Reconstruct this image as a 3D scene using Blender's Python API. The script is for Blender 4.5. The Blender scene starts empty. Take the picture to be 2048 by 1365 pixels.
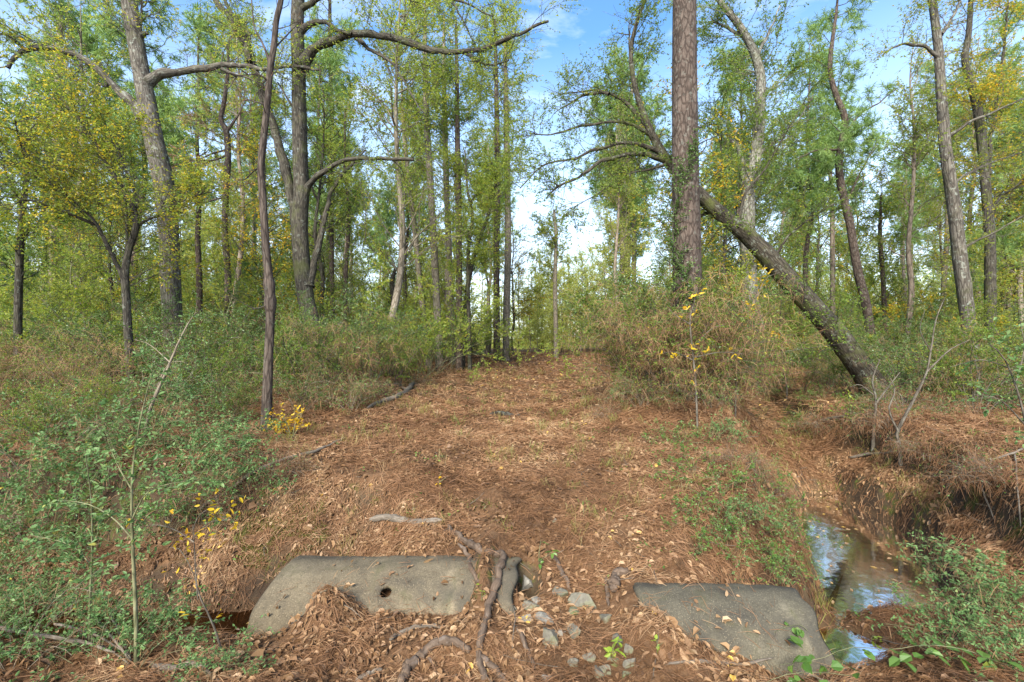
import bpy, math
import numpy as np

C = bpy.context.scene.collection
F = 910.0                      # focal length in photo pixels (2048 wide)
CX, CY = 1024.0, 682.5
rng = np.random.default_rng(11)
PI = math.pi

# ------------------------------------------------------------------ noise
_tab = np.random.default_rng(5).random((256, 256))
def vnoise(x, y, s=1.0, o=0):
    x = np.asarray(x, float) * s + 17.3 * o + 100; y = np.asarray(y, float) * s + 9.1 * o + 100
    xi = np.floor(x).astype(int); yi = np.floor(y).astype(int)
    fx = x - xi; fy = y - yi
    fx = fx * fx * (3 - 2 * fx); fy = fy * fy * (3 - 2 * fy)
    a = _tab[xi % 256, yi % 256]; b = _tab[(xi + 1) % 256, yi % 256]
    c = _tab[xi % 256, (yi + 1) % 256]; d = _tab[(xi + 1) % 256, (yi + 1) % 256]
    return (a * (1 - fx) + b * fx) * (1 - fy) + (c * (1 - fx) + d * fx) * fy - 0.5
def sstep(a, b, x):
    t = np.clip((np.asarray(x, float) - a) / (b - a), 0, 1)
    return t * t * (3 - 2 * t)

# ------------------------------------------------------------------ terrain (camera at the origin, z up)
WATER = -2.97
# channel centre line: x, y, half width of the bed, bed height, bank slope
CHL = np.array([(-30, 7.5, .7, -3.15, 1.2), (-12, 5.4, .65, -3.15, 1.2), (-8, 4.8, .6, -3.18, 1.2), (-5, 4.55, .36, -3.18, 1.2), (-3.3, 4.6, .26, -3.16, 1.15), (-2.2, 4.55, .24, -3.14, 1.2)])
CHR = np.array([(2.65, 4.2, .3, -3.15, 1.5), (3.5, 4.35, .35, -3.15, 1.3), (4.1, 4.95, .40, -3.12, 1.3), (4.46, 5.6, .52, -3.2, 1.6), (5.08, 6.6, .56, -3.2, 1.8),
                (5.52, 7.5, .56, -3.15, 1.5), (5.85, 8.4, .34, -3.0, 1.2), (6.35, 9.6, .2, -2.65, .9), (6.8, 11.2, .15, -2.25, .7), (7.8, 13.5, .1, -1.95, .6), (10, 18, .1, -1.6, .5)])
def chan(x, y, L):
    best = np.full(np.shape(x), 9.0)
    for a, b in zip(L[:-1], L[1:]):
        dx, dy = b[0] - a[0], b[1] - a[1]
        t = np.clip(((x - a[0]) * dx + (y - a[1]) * dy) / (dx * dx + dy * dy), 0, 1)
        px, py = a[0] + t * dx, a[1] + t * dy
        dist = np.hypot(x - px, y - py)
        w = a[2] + t * (b[2] - a[2]); bed = a[3] + t * (b[3] - a[3]); sl = a[4] + t * (b[4] - a[4])
        e = dist - w
        cross = dx * (y - a[1]) - dy * (x - a[0])
        if L is CHR: sl = np.where(cross < 0, sl * 1.25, sl)
        h = bed + np.where(e < 0, 0, e * sl if L is CHR else np.where(cross < 0, e * sl, np.where(e * sl < .78, e * sl * .9, .70 + (e - .78 / sl) * np.interp(x, [-4.6, -3.0], [3.2, 1.0])))) + np.where(e < 0, -.05 * np.clip(-e / .3, 0, 1), 0)
        best = np.minimum(best, h)
    return best
def trail_x(y):
    return np.interp(y, [-5, 0, 4, 9, 15, 24, 36, 50, 80], [0, .1, .1, .35, .9, 2.3, 5.0, 9.5, 26])
def ground(x, y):
    x = np.asarray(x, float); y = np.asarray(y, float)
    base = np.full(np.broadcast(x, y).shape, -1.5) + 0 * x
    far = sstep(9, 30, np.hypot(x, y))
    base = base + (vnoise(x, y, .13, 1) * .35 + vnoise(x, y, .35, 2) * .16) * (.4 + .6 * far) * sstep(3, 9, np.abs(x - trail_x(y)) + .25 * y)
    # dip where the trail crosses the culvert
    prof = np.interp(y, [-3, 0, 1.5, 2.6, 3.3, 3.95, 4.55, 4.8, 5.3, 6.2, 7.4, 8.8, 10.5], [0, 0, -.45, -.80, -.93, -.93, -.80, -.70, -.55, -.33, -.15, -.03, 0])
    m = sstep(-4.4, -2.6, x) * (1 - sstep(2.2, 4.6, x))
    m2 = np.where(y < 4.3, 1.0, m)
    base = base + prof * np.maximum(m2 * (y < 4.3), np.maximum(m, .25))
    # the trail bed is worn slightly lower with soft shoulders
    tx = np.abs(x - trail_x(y))
    base = base - .05 * (1 - sstep(.8, 2.0, tx)) + .16 * sstep(1.5, 3.2, tx) * sstep(7.5, 11, y) * (1 - sstep(5, 8, tx))
    base = base + .34 * sstep(17, 42, y)
    # right shoulder of the trail that carries the big pine
    base = base + .30 * np.exp(-((x - 3.4) / 1.5) ** 2 - ((y - 9.6) / 1.6) ** 2)
    # right bank of the creek is a little lower than the trail
    n = vnoise(x, y, 1.1, 3) * .16 + vnoise(x, y, 2.6, 4) * .09
    cl = chan(x, y, CHL) + n * 1.2
    cr = chan(x, y, CHR) + n * .9
    # undercut-like steps in the banks
    step = np.where(x < 0, .07, .13) * np.sin(np.clip((np.minimum(cl, cr) + 2.95) / 1.2, 0, 1) * PI * 2)
    ch = np.minimum(cl, cr) + step
    k = .16
    h = np.clip(.5 + .5 * (ch - base) / k, 0, 1)
    z = ch * (1 - h) + base * h - k * h * (1 - h)
    # fill over the gap between the two pipes, litter piled on the pipes
    z = z + .30 * np.exp(-((x + .27) / .13) ** 2 - ((y - 4.4) / .42) ** 2)
    z = z + .30 * np.exp(-((x + 1.62) / .22) ** 2 - ((y - 4.0) / .22) ** 2) + .13 * np.exp(-((x - 1.12) / .26) ** 2 - ((y - 4.0) / .5) ** 2)
    z = z + .10 * np.exp(-((x - 1.3) / .3) ** 2 - ((y - 3.62) / .2) ** 2)
    z = z + .10 * np.exp(-((x + .6) / .9) ** 2 - ((y - 3.75) / .22) ** 2)
    # dark hole beside the broken pipe lip
    z = z - .95 * np.exp(-((x - .155) / .07) ** 2 - ((y - 4.47) / .13) ** 2)
    # earth dam between the two pools
    z = z + .38 * np.exp(-((x - 4.0) / .75) ** 2 - ((y - 4.72) / .26) ** 2) + .2 * np.exp(-((x - 4.75) / .3) ** 2 - ((y - 4.95) / .22) ** 2)
    z = z - .26 * np.exp(-((x - 2.25) / .55) ** 2 - ((y - 3.5) / .32) ** 2)
    near = 1 - sstep(12, 30, np.hypot(x, y))
    z = z + near * (vnoise(x, y, 1.7, 5) * .08 + vnoise(x, y, 4.3, 6) * .065 + vnoise(x, y, 9.0, 7) * .04)
    return z
def gp(px, py, lift=0.0):
    """point where the view through a photo pixel meets the ground"""
    dx, dz = (px - CX) / F, -(py - CY) / F
    ys = np.concatenate([np.arange(2.0, 14, .02), np.arange(14, 120, .2)])
    d = dz * ys - ground(dx * ys, ys)
    i = int(np.argmax(d < 0)) if (d < 0).any() else len(ys) - 1
    y = ys[i]
    return np.array([dx * y, y, float(ground(dx * y, y)) + lift])
def at(px, py, d):
    return np.array([(px - CX) / F * d, d, -(py - CY) / F * d])

# ------------------------------------------------------------------ mesh helpers
class MB:
    """collects quads and triangles with a per-face random value and a per-point bark coordinate"""
    def __init__(s):
        s.v = []; s.q = []; s.r = []; s.b = []; s.n = 0; s.mi = []
    def add(s, v, q, r=None, b=None, mi=0):
        v = np.asarray(v, np.float32).reshape(-1, 3); q = np.asarray(q, np.int64).reshape(-1, 4)
        s.v.append(v); s.q.append(q + s.n); s.n += len(v)
        s.r.append(np.full(len(q), .5, np.float32) if r is None else np.asarray(r, np.float32))
        s.b.append(v if b is None else np.asarray(b, np.float32).reshape(-1, 3))
        s.mi.append(np.full(len(q), mi, np.int32))
    def mesh(s, name, mats, smooth=True):
        v = np.concatenate(s.v); q = np.concatenate(s.q); r = np.concatenate(s.r); b = np.concatenate(s.b); mi = np.concatenate(s.mi)
        me = bpy.data.meshes.new(name)
        me.vertices.add(len(v)); me.vertices.foreach_set('co', v.ravel())
        me.loops.add(len(q) * 4); me.loops.foreach_set('vertex_index', q.astype(np.int32).ravel())
        me.polygons.add(len(q)); me.polygons.foreach_set('loop_start', np.arange(0, len(q) * 4, 4, dtype=np.int32))
        if not isinstance(mats, (list, tuple)): mats = [mats]
        for m in mats: me.materials.append(m)
        me.polygons.foreach_set('material_index', mi)
        me.polygons.foreach_set('use_smooth', np.full(len(q), smooth, bool))
        a = me.attributes.new('rnd', 'FLOAT', 'FACE'); a.data.foreach_set('value', r)
        a = me.attributes.new('bk', 'FLOAT_VECTOR', 'POINT'); a.data.foreach_set('vector', b.ravel())
        me.update(); me.validate()
        return me
    def build(s, name, mats, parent=None, smooth=True, loc=None):
        o = bpy.data.objects.new(name, s.mesh(name, mats, smooth)); C.objects.link(o)
        if parent is not None: o.parent = parent
        if loc is not None: o.location = loc
        return o
def tag(o, label=None, cat=None, group=None, kind=None):
    for k, v in (('label', label), ('category', cat), ('group', group), ('kind', kind)):
        if v: o[k] = v
    return o
def empty(name, loc, label, cat, group=None):
    o = bpy.data.objects.new(name, None); C.objects.link(o); o.location = loc; o.empty_display_size = .2
    return tag(o, label, cat, group)
def nrm(a):
    return a / np.maximum(np.linalg.norm(a, axis=-1, keepdims=True), 1e-9)
def copy_thing(root, loc, rz=0, sc=1.0, label=None, group=None):
    r = root.copy(); C.objects.link(r); r.location = loc; r.rotation_euler = (0, 0, rz); r.scale = (sc, sc, sc)
    if label: r['label'] = label
    if group: r['group'] = group
    for ch in root.children:
        c = ch.copy(); C.objects.link(c); c.parent = r
    return r
def spline(P, n):
    """Catmull-Rom through P (m,k) resampled to n points evenly by length"""
    P = np.asarray(P, float); m = len(P)
    if m == 2: return P[0] + (P[1] - P[0]) * np.linspace(0, 1, n)[:, None]
    Q = np.vstack([2 * P[0] - P[1], P, 2 * P[-1] - P[-2]])
    t = np.linspace(0, m - 1, max(n * 6, 60)); i = np.minimum(t.astype(int), m - 2); f = (t - i)[:, None]
    a, b, c, d = Q[i], Q[i + 1], Q[i + 2], Q[i + 3]
    S = .5 * (2 * b + (c - a) * f + (2 * a - 5 * b + 4 * c - d) * f ** 2 + (3 * b - a - 3 * c + d) * f ** 3)
    L = np.concatenate([[0], np.cumsum(np.linalg.norm(np.diff(S[:, :3], axis=0), axis=1))])
    u = np.linspace(0, L[-1], n)
    return np.stack([np.interp(u, L, S[:, j]) for j in range(S.shape[1])], 1)
def tubes(mb, P, R, sides=4, r=None, mi=0, bump=None, cap=False):
    """P (n,k,3), R (n,k): n tubes of k rings"""
    P = np.asarray(P, float); R = np.asarray(R, float); n, k = R.shape
    if n == 0: return
    T = np.gradient(P, axis=1); T = nrm(T)
    mean = nrm(P[:, -1] - P[:, 0])
    ref = np.where(np.abs(mean[:, 2:3]) > .8, np.array([[1., 0, 0]]), np.array([[0, 0, 1.]]))
    U = nrm(np.cross(T, ref[:, None, :] + 0 * T)); V = np.cross(T, U)
    a = np.arange(sides) * 2 * PI / sides
    ca, sa = np.cos(a), np.sin(a)
    seg = np.linalg.norm(np.diff(P, axis=1), axis=2); S = np.concatenate([np.zeros((n, 1)), np.cumsum(seg, 1)], 1)
    off = rng.random((n, 1)) * 40
    bk = np.stack([R[:, :, None] * ca + off[:, :, None], R[:, :, None] * sa + 0 * off[:, :, None], (S + off)[:, :, None] + 0 * ca], -1)
    rr = R[:, :, None] + 0 * ca
    if bump is not None: rr = rr * (1 + bump(bk, a))
    X = P[:, :, None, :] + rr[..., None] * (U[:, :, None, :] * ca[:, None] + V[:, :, None, :] * sa[:, None])
    i = np.arange(n)[:, None, None] * k * sides; j = np.arange(k - 1)[None, :, None] * sides; s = np.arange(sides)[None, None, :]; s2 = (s + 1) % sides
    q = np.stack([i + j + s, i + j + s2, i + j + sides + s2, i + j + sides + s], -1).reshape(-1, 4)
    fr = None
    if r is not None: fr = np.repeat(np.asarray(r, float), (k - 1) * sides)
    v = X.reshape(-1, 3); b = bk.reshape(-1, 3)
    if cap:
        e = []
        for t in range(n):
            for ring in (0, k - 1):
                ids = t * k * sides + ring * sides + np.arange(sides)
                c = v[ids].mean(0); v = np.vstack([v, c]); b = np.vstack([b, b[ids].mean(0)])
                ci = len(v) - 1
                for h in range(0, sides, 2):
                    e.append([ids[h], ids[(h + 1) % sides], ids[(h + 2) % sides], ci] if ring else [ids[(h + 2) % sides], ids[(h + 1) % sides], ids[h], ci])
        q = np.vstack([q, e])
        if fr is not None: fr = np.concatenate([fr, np.full(len(e), fr[0])])
    mb.add(v, q, fr, b, mi)
FINE = False
def leaf_quads(mb, pos, d, size, width=.45, r=None, flat=.6, fold=.12, mi=0, rg=None, fine=None):
    """one folded diamond per leaf, starting at pos and pointing along d"""
    rg = rg or rng
    n = len(pos)
    if n == 0: return
    d = nrm(d); up = nrm(np.array([0, 0, 1.]) * flat + rg.normal(0, .5, (n, 3)))
    s = nrm(np.cross(d, up)); nn = np.cross(s, d)
    size = np.broadcast_to(np.asarray(size, float), (n,))[:, None]
    w = size * (np.broadcast_to(np.asarray(width, float), (n,))[:, None])
    fold = np.broadcast_to(np.asarray(fold, float), (n,))[:, None]
    if FINE if fine is None else fine:
        rr = rg.random(n) if r is None else np.asarray(r)
        a_, b_ = pos + d * size * .27, pos + d * size * .66; bend = nn * size * rg.normal(0, .07, (n, 1))
        v = np.stack([pos, a_ + s * w * .47 + nn * w * fold + bend, b_ + s * w * .40 + nn * w * fold + bend, pos + d * size - nn * size * .06, b_ - s * w * .40 + nn * w * fold + bend, a_ - s * w * .47 + nn * w * fold + bend], 1)
        k = np.arange(n)[:, None] * 6
        mb.add(v, np.concatenate([k + np.array([0, 1, 2, 3]), k + np.array([0, 3, 4, 5])]), np.concatenate([rr, rr]), None, mi); return
    mid = pos + d * size * .48
    v = np.stack([pos, mid + s * w * .5 + nn * w * fold, pos + d * size - nn * size * .06, mid - s * w * .5 + nn * w * fold], 1)
    q = np.arange(n * 4).reshape(n, 4)
    mb.add(v, q, rg.random(n) if r is None else r, None, mi)
def strips(mb, pos, d, length, width, r=None, mi=0, sag=0.0):
    """thin needle blades, one bent strip of two quads each"""
    n = len(pos)
    if n == 0: return
    d = nrm(d); length = np.broadcast_to(np.asarray(length, float), (n,))[:, None]; width = np.broadcast_to(np.asarray(width, float), (n,))[:, None]
    s = nrm(np.cross(d, rng.normal(0, 1, (n, 3))))
    m = pos + d * length * .5 + np.array([0, 0, 1.]) * sag * length * .5; e = pos + d * length - np.array([0, 0, 1.]) * sag * length
    v = np.stack([pos - s * width * .4, pos + s * width * .4, m + s * width * .5, m - s * width * .5, e + s * width * .15, e - s * width * .15], 1)
    b = np.arange(n)[:, None] * 6
    q = np.concatenate([b + np.array([0, 1, 2, 3]), b + np.array([3, 2, 4, 5])], 0)
    rr = rng.random(n) if r is None else r
    mb.add(v, q, np.concatenate([rr, rr]), None, mi)

def merge(a, b, mi):
    """append mesh b to mesh a with material slot mi"""
    off = a.n
    a.v += b.v; a.q += [q + off for q in b.q]; a.r += b.r; a.b += b.b; a.mi += [np.full(len(q), mi, np.int32) for q in b.q]; a.n += b.n
# ------------------------------------------------------------------ materials
def new_mat(name):
    m = bpy.data.materials.new(name); m.use_nodes = True
    nt = m.node_tree; nt.nodes.clear()
    return m, nt, nt.nodes, nt.links
def N(ns, t, **kw):
    n = ns.new(t)
    for k, v in kw.items():
        if k.startswith('i_'):
            key = k[2:]
            n.inputs[int(key) if key.isdigit() else key.replace('_', ' ')].default_value = v
        else: setattr(n, k, v)
    return n
def ramp(ns, stops, interp='LINEAR'):
    n = ns.new('ShaderNodeValToRGB'); n.color_ramp.interpolation = interp
    e = n.color_ramp.elements
    e[0].position = stops[0][0]; e[0].color = (*stops[0][1], 1)
    e[1].position = stops[-1][0]; e[1].color = (*stops[-1][1], 1)
    for p, c in stops[1:-1]:
        x = e.new(p); x.color = (*c, 1)
    return n
def leaf_mat(name, stops, trans=.4, rough=.45, spec=.35, objvar=.12, tboost=(1.25, 1.2, .7)):
    m, nt, ns, L = new_mat(name)
    at_ = N(ns, 'ShaderNodeAttribute', attribute_name='rnd')
    oi = N(ns, 'ShaderNodeObjectInfo')
    mm = N(ns, 'ShaderNodeMath', operation='MULTIPLY_ADD', i_1=objvar, i_2=-objvar * .5); L.new(oi.outputs['Random'], mm.inputs[0])
    ad = N(ns, 'ShaderNodeMath', operation='ADD', use_clamp=True); L.new(at_.outputs['Fac'], ad.inputs[0]); L.new(mm.outputs[0], ad.inputs[1])
    rp = ramp(ns, stops); L.new(ad.outputs[0], rp.inputs[0])
    pb = N(ns, 'ShaderNodeBsdfPrincipled', i_Roughness=rough, i_Specular_IOR_Level=spec); L.new(rp.outputs[0], pb.inputs['Base Color'])
    out = N(ns, 'ShaderNodeOutputMaterial')
    if trans > 0:
        mu = N(ns, 'ShaderNodeMix', data_type='RGBA', blend_type='MULTIPLY'); mu.inputs[0].default_value = 1
        L.new(rp.outputs[0], mu.inputs[6]); mu.inputs[7].default_value = (*tboost, 1)
        tr = N(ns, 'ShaderNodeBsdfTranslucent'); L.new(mu.outputs[2], tr.inputs['Color'])
        mx = N(ns, 'ShaderNodeMixShader', i_0=trans); L.new(pb.outputs[0], mx.inputs[1]); L.new(tr.outputs[0], mx.inputs[2])
        L.new(mx.outputs[0], out.inputs[0])
    else: L.new(pb.outputs[0], out.inputs[0])
    return m
def bark_mat(name, dark, mid, light, ridge=(38, 38, 5), plates=0.0, lichen=(.30, .33, .27), lich=.25, moss=.0, bump=.6, crack=.35):
    m, nt, ns, L = new_mat(name)
    a = N(ns, 'ShaderNodeAttribute', attribute_name='bk')
    mp = N(ns, 'ShaderNodeMapping'); mp.inputs['Scale'].default_value = ridge; L.new(a.outputs['Vector'], mp.inputs[0])
    n1 = N(ns, 'ShaderNodeTexNoise', i_Scale=1.0, i_Detail=6.0, i_Roughness=.65, i_Distortion=.6); L.new(mp.outputs[0], n1.inputs['Vector'])
    hgt = n1.outputs['Fac']
    vo = N(ns, 'ShaderNodeTexVoronoi', feature='DISTANCE_TO_EDGE', i_Scale=.42 if plates else .55); 
    wv = N(ns, 'ShaderNodeVectorMath', operation='ADD'); sc = N(ns, 'ShaderNodeVectorMath', operation='SCALE'); sc.inputs['Scale'].default_value = .9
    L.new(n1.outputs['Color'], sc.inputs[0]); L.new(sc.outputs[0], wv.inputs[0]); L.new(mp.outputs[0], wv.inputs[1]); L.new(wv.outputs[0], vo.inputs['Vector'])
    vr = N(ns, 'ShaderNodeMapRange', i_1=0.0, i_2=.16, i_3=crack, i_4=1.0); L.new(vo.outputs['Distance'], vr.inputs[0])
    mh = N(ns, 'ShaderNodeMath', operation='MULTIPLY'); L.new(vr.outputs[0], mh.inputs[0]); L.new(hgt, mh.inputs[1])
    rp = ramp(ns, [(.08, dark), (.34, mid), (.62, light)]); L.new(mh.outputs[0], rp.inputs[0])
    # large tone patches + lichen
    n2 = N(ns, 'ShaderNodeTexNoise', i_Scale=2.6, i_Detail=5.0, i_Roughness=.6); L.new(a.outputs['Vector'], n2.inputs['Vector'])
    tone = N(ns, 'ShaderNodeMapRange', i_1=.3, i_2=.7, i_3=.72, i_4=1.25); L.new(n2.outputs['Fac'], tone.inputs[0])
    mt = N(ns, 'ShaderNodeVectorMath', operation='SCALE'); L.new(rp.outputs[0], mt.inputs[0]); L.new(tone.outputs[0], mt.inputs['Scale'])
    n3 = N(ns, 'ShaderNodeTexNoise', i_Scale=9.0, i_Detail=8.0, i_Roughness=.72); L.new(a.outputs['Vector'], n3.inputs['Vector'])
    lr = N(ns, 'ShaderNodeMapRange', i_1=.56, i_2=.63, i_3=0.0, i_4=1.0); L.new(n3.outputs['Fac'], lr.inputs[0])
    lm = N(ns, 'ShaderNodeMath', operation='MULTIPLY', i_1=lich); L.new(lr.outputs[0], lm.inputs[0])
    mx = N(ns, 'ShaderNodeMix', data_type='RGBA'); L.new(lm.outputs[0], mx.inputs[0]); L.new(mt.outputs[0], mx.inputs[6]); mx.inputs[7].default_value = (*lichen, 1)
    col = mx.outputs[2]
    if moss > 0:
        n4 = N(ns, 'ShaderNodeTexNoise', i_Scale=1.7, i_Detail=6.0, i_Roughness=.65); L.new(a.outputs['Vector'], n4.inputs['Vector'])
        mr = N(ns, 'ShaderNodeMapRange', i_1=.52, i_2=.64, i_3=0.0, i_4=moss); L.new(n4.outputs['Fac'], mr.inputs[0])
        m2 = N(ns, 'ShaderNodeMix', data_type='RGBA'); L.new(mr.outputs[0], m2.inputs[0]); L.new(col, m2.inputs[6]); m2.inputs[7].default_value = (.075, .085, .022, 1)
        col = m2.outputs[2]
    pb = N(ns, 'ShaderNodeBsdfPrincipled', i_Roughness=.85, i_Specular_IOR_Level=.2); L.new(col, pb.inputs['Base Color'])
    bp = N(ns, 'ShaderNodeBump', i_Strength=bump, i_Distance=.02); L.new(mh.outputs[0], bp.inputs['Height']); L.new(bp.outputs[0], pb.inputs['Normal'])
    out = N(ns, 'ShaderNodeOutputMaterial'); L.new(pb.outputs[0], out.inputs[0])
    return m
M = {}
M['oak'] = bark_mat('oak_bark', (.022, .018, .014), (.068, .058, .045), (.14, .125, .10), (30, 30, 4.5), lich=.5, moss=.25)
M['oak_dark'] = bark_mat('dark_oak_bark', (.013, .011, .008), (.035, .03, .022), (.08, .07, .052), (34, 34, 4.5), lich=.25, moss=.45)
M['pine'] = bark_mat('pine_bark', (.020, .015, .011), (.058, .041, .031), (.108, .083, .065), (30, 30, 10), plates=1, lich=.2, bump=.8, crack=.32)
M['greypine'] = bark_mat('grey_pine_bark', (.055, .045, .032), (.15, .125, .09), (.25, .21, .165), (26, 26, 8), plates=1, lich=.25, moss=.3)
M['dead'] = bark_mat('scorched_bark', (.013, .010, .007), (.045, .033, .025), (.09, .07, .054), (34, 34, 5), lich=.1)
M['lichen'] = bark_mat('lichen_bark', (.035, .032, .026), (.10, .092, .07), (.20, .19, .155), (24, 24, 7), lich=.6, lichen=(.34, .38, .32), moss=.35)
M['leaning'] = bark_mat('leaning_bark', (.012, .010, .007), (.034, .028, .019), (.07, .06, .043), (30, 30, 6), lich=.34, lichen=(.33, .37, .29), moss=.75)
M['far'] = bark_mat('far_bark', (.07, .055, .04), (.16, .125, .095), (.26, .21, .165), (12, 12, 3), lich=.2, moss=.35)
M['twig'] = bark_mat('twig_bark', (.03, .025, .018), (.075, .062, .046), (.14, .12, .09), (40, 40, 8), lich=.3, bump=.2)
M['twig_green'] = bark_mat('green_stem', (.05, .05, .022), (.105, .105, .05), (.18, .175, .09), (40, 40, 6), lich=.2, bump=.2)
M['twig_pale'] = bark_mat('pale_stem', (.07, .055, .038), (.16, .13, .09), (.27, .225, .165), (40, 40, 6), lich=.2, bump=.2)
M['root'] = bark_mat('root_bark', (.022, .014, .009), (.07, .046, .030), (.135, .096, .066), (46, 46, 9), lich=.22, lichen=(.30, .26, .22), bump=.6, crack=.85)
M['wood'] = bark_mat('weathered_wood', (.028, .021, .015), (.085, .068, .049), (.18, .148, .112), (60, 60, 8), lich=.35, lichen=(.32, .28, .23), bump=.5, crack=.85)

M['l_green'] = leaf_mat('oak_leaves', [(0, (.09, .165, .028)), (.5, (.165, .25, .044)), (.8, (.26, .32, .055)), (.93, (.38, .36, .05)), (1, (.48, .29, .03))], .55)
M['l_yg'] = leaf_mat('yellow_green_leaves', [(0, (.16, .25, .04)), (.5, (.28, .355, .06)), (.8, (.40, .42, .075)), (.94, (.52, .42, .06)), (1, (.48, .27, .035))], .6)
M['l_bright'] = leaf_mat('painted_glow_leaves', [(0, (.30, .36, .08)), (.6, (.44, .48, .13)), (.93, (.58, .55, .17)), (1, (.60, .42, .08))], .55)  # leaf colour raised so far foliage looks sunlit; the glow is painted in
M['l_gold'] = leaf_mat('golden_leaves', [(0, (.15, .24, .035)), (.42, (.27, .32, .045)), (.68, (.50, .40, .04)), (.85, (.72, .44, .02)), (1, (.74, .36, .015))], .55)
M['l_dark'] = leaf_mat('evergreen_leaves', [(0, (.055, .11, .026)), (.6, (.11, .19, .042)), (.9, (.18, .26, .06)), (1, (.30, .26, .05))], .35, .32, .5)
M['l_privet'] = leaf_mat('privet_leaves', [(0, (.06, .125, .04)), (.6, (.12, .21, .065)), (.93, (.21, .29, .11)), (1, (.40, .32, .05))], .35, .5, .25)
M['l_yellow'] = leaf_mat('yellow_leaves', [(0, (.50, .36, .02)), (.5, (.65, .44, .03)), (1, (.62, .30, .02))], .45)
M['l_lime'] = leaf_mat('lime_leaves', [(0, (.20, .32, .04)), (1, (.36, .42, .06))], .45)
M['l_vine'] = leaf_mat('vine_leaves', [(0, (.06, .13, .022)), (.8, (.12, .21, .04)), (1, (.26, .28, .05))], .35, .35, .5)
M['n_green'] = leaf_mat('pine_needles_green', [(0, (.12, .21, .06)), (.6, (.20, .31, .09)), (1, (.31, .39, .12))], .35)
M['n_brown'] = leaf_mat('dead_needles', [(0, (.055, .030, .015)), (.4, (.16, .080, .037)), (.78, (.28, .150, .074)), (1, (.37, .245, .135))], .15, .6, .2)
M['n_tan'] = leaf_mat('dry_strands', [(0, (.12, .07, .035)), (.5, (.24, .135, .065)), (1, (.36, .24, .12))], .15, .6, .2)
M['litter'] = leaf_mat('litter_leaves', [(0, (.07, .037, .018)), (.3, (.165, .09, .042)), (.7, (.285, .172, .086)), (.94, (.37, .25, .14)), (.97, (.56, .36, .10)), (1, (.60, .38, .07))], .12, .55, .3)
M['grass'] = leaf_mat('dry_grass', [(0, (.30, .22, .09)), (.5, (.24, .22, .06)), (1, (.14, .18, .035))], .35)
M['moss'] = leaf_mat('moss_tips', [(0, (.06, .065, .012)), (.6, (.11, .115, .02)), (1, (.19, .18, .035))], .2)

def ground_mat():
    m, nt, ns, L = new_mat('forest_floor')
    g = N(ns, 'ShaderNodeNewGeometry')
    n1 = N(ns, 'ShaderNodeTexNoise', i_Scale=1.3, i_Detail=8.0, i_Roughness=.7); L.new(g.outputs['Position'], n1.inputs['Vector'])
    n2 = N(ns, 'ShaderNodeTexNoise', i_Scale=34.0, i_Detail=6.0, i_Roughness=.75, i_Distortion=1.2); L.new(g.outputs['Position'], n2.inputs['Vector'])
    vo = N(ns, 'ShaderNodeTexVoronoi', i_Scale=26.0, i_Randomness=1.0); L.new(g.outputs['Position'], vo.inputs['Vector'])
    rp = ramp(ns, [(.25, (.036, .021, .010)), (.5, (.10, .054, .023)), (.72, (.19, .112, .05))]); L.new(n2.outputs['Fac'], rp.inputs[0])
    vr = ramp(ns, [(0, (.07, .035, .018)), (.5, (.155, .08, .04)), (1, (.23, .138, .078))]); L.new(vo.outputs['Color'], vr.inputs[0])
    mx = N(ns, 'ShaderNodeMix', data_type='RGBA'); mx.inputs[0].default_value = .5; L.new(rp.outputs[0], mx.inputs[6]); L.new(vr.outputs[0], mx.inputs[7])
    # bare earth and moss on steep banks
    sx = N(ns, 'ShaderNodeSeparateXYZ'); L.new(g.outputs['Normal'], sx.inputs[0])
    st = N(ns, 'ShaderNodeMapRange', i_1=.80, i_2=.58, i_3=0.0, i_4=1.0); L.new(sx.outputs['Z'], st.inputs[0])
    mr = ramp(ns, [(.42, (.055, .036, .022)), (.54, (.085, .06, .034)), (.60, (.075, .082, .02)), (.7, (.11, .115, .022))]); 
    n3 = N(ns, 'ShaderNodeTexNoise', i_Scale=2.2, i_Detail=7.0, i_Roughness=.65); L.new(g.outputs['Position'], n3.inputs['Vector']); L.new(n3.outputs['Fac'], mr.inputs[0])
    m2 = N(ns, 'ShaderNodeMix', data_type='RGBA'); L.new(st.outputs[0], m2.inputs[0]); L.new(mx.outputs[2], m2.inputs[6]); L.new(mr.outputs[0], m2.inputs[7])
    # wet stream bed
    sp = N(ns, 'ShaderNodeSeparateXYZ'); L.new(g.outputs['Position'], sp.inputs[0])
    wb = N(ns, 'ShaderNodeMapRange', i_1=-2.86, i_2=-2.98); L.new(sp.outputs['Z'], wb.inputs[0])
    m3 = N(ns, 'ShaderNodeMix', data_type='RGBA'); L.new(wb.outputs[0], m3.inputs[0]); L.new(m2.outputs[2], m3.inputs[6]); m3.inputs[7].default_value = (.085, .052, .026, 1)
    tone = N(ns, 'ShaderNodeMapRange', i_1=.3, i_2=.7, i_3=.72, i_4=1.25); L.new(n1.outputs['Fac'], tone.inputs[0])
    sc = N(ns, 'ShaderNodeVectorMath', operation='SCALE'); L.new(m3.outputs[2], sc.inputs[0]); L.new(tone.outputs[0], sc.inputs['Scale'])
    pb = N(ns, 'ShaderNodeBsdfPrincipled', i_Roughness=.9, i_Specular_IOR_Level=.15); L.new(sc.outputs[0], pb.inputs['Base Color'])
    bp = N(ns, 'ShaderNodeBump', i_Strength=.8, i_Distance=.03); L.new(n2.outputs['Fac'], bp.inputs['Height']); L.new(bp.outputs[0], pb.inputs['Normal'])
    out = N(ns, 'ShaderNodeOutputMaterial'); L.new(pb.outputs[0], out.inputs[0])
    return m
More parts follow.
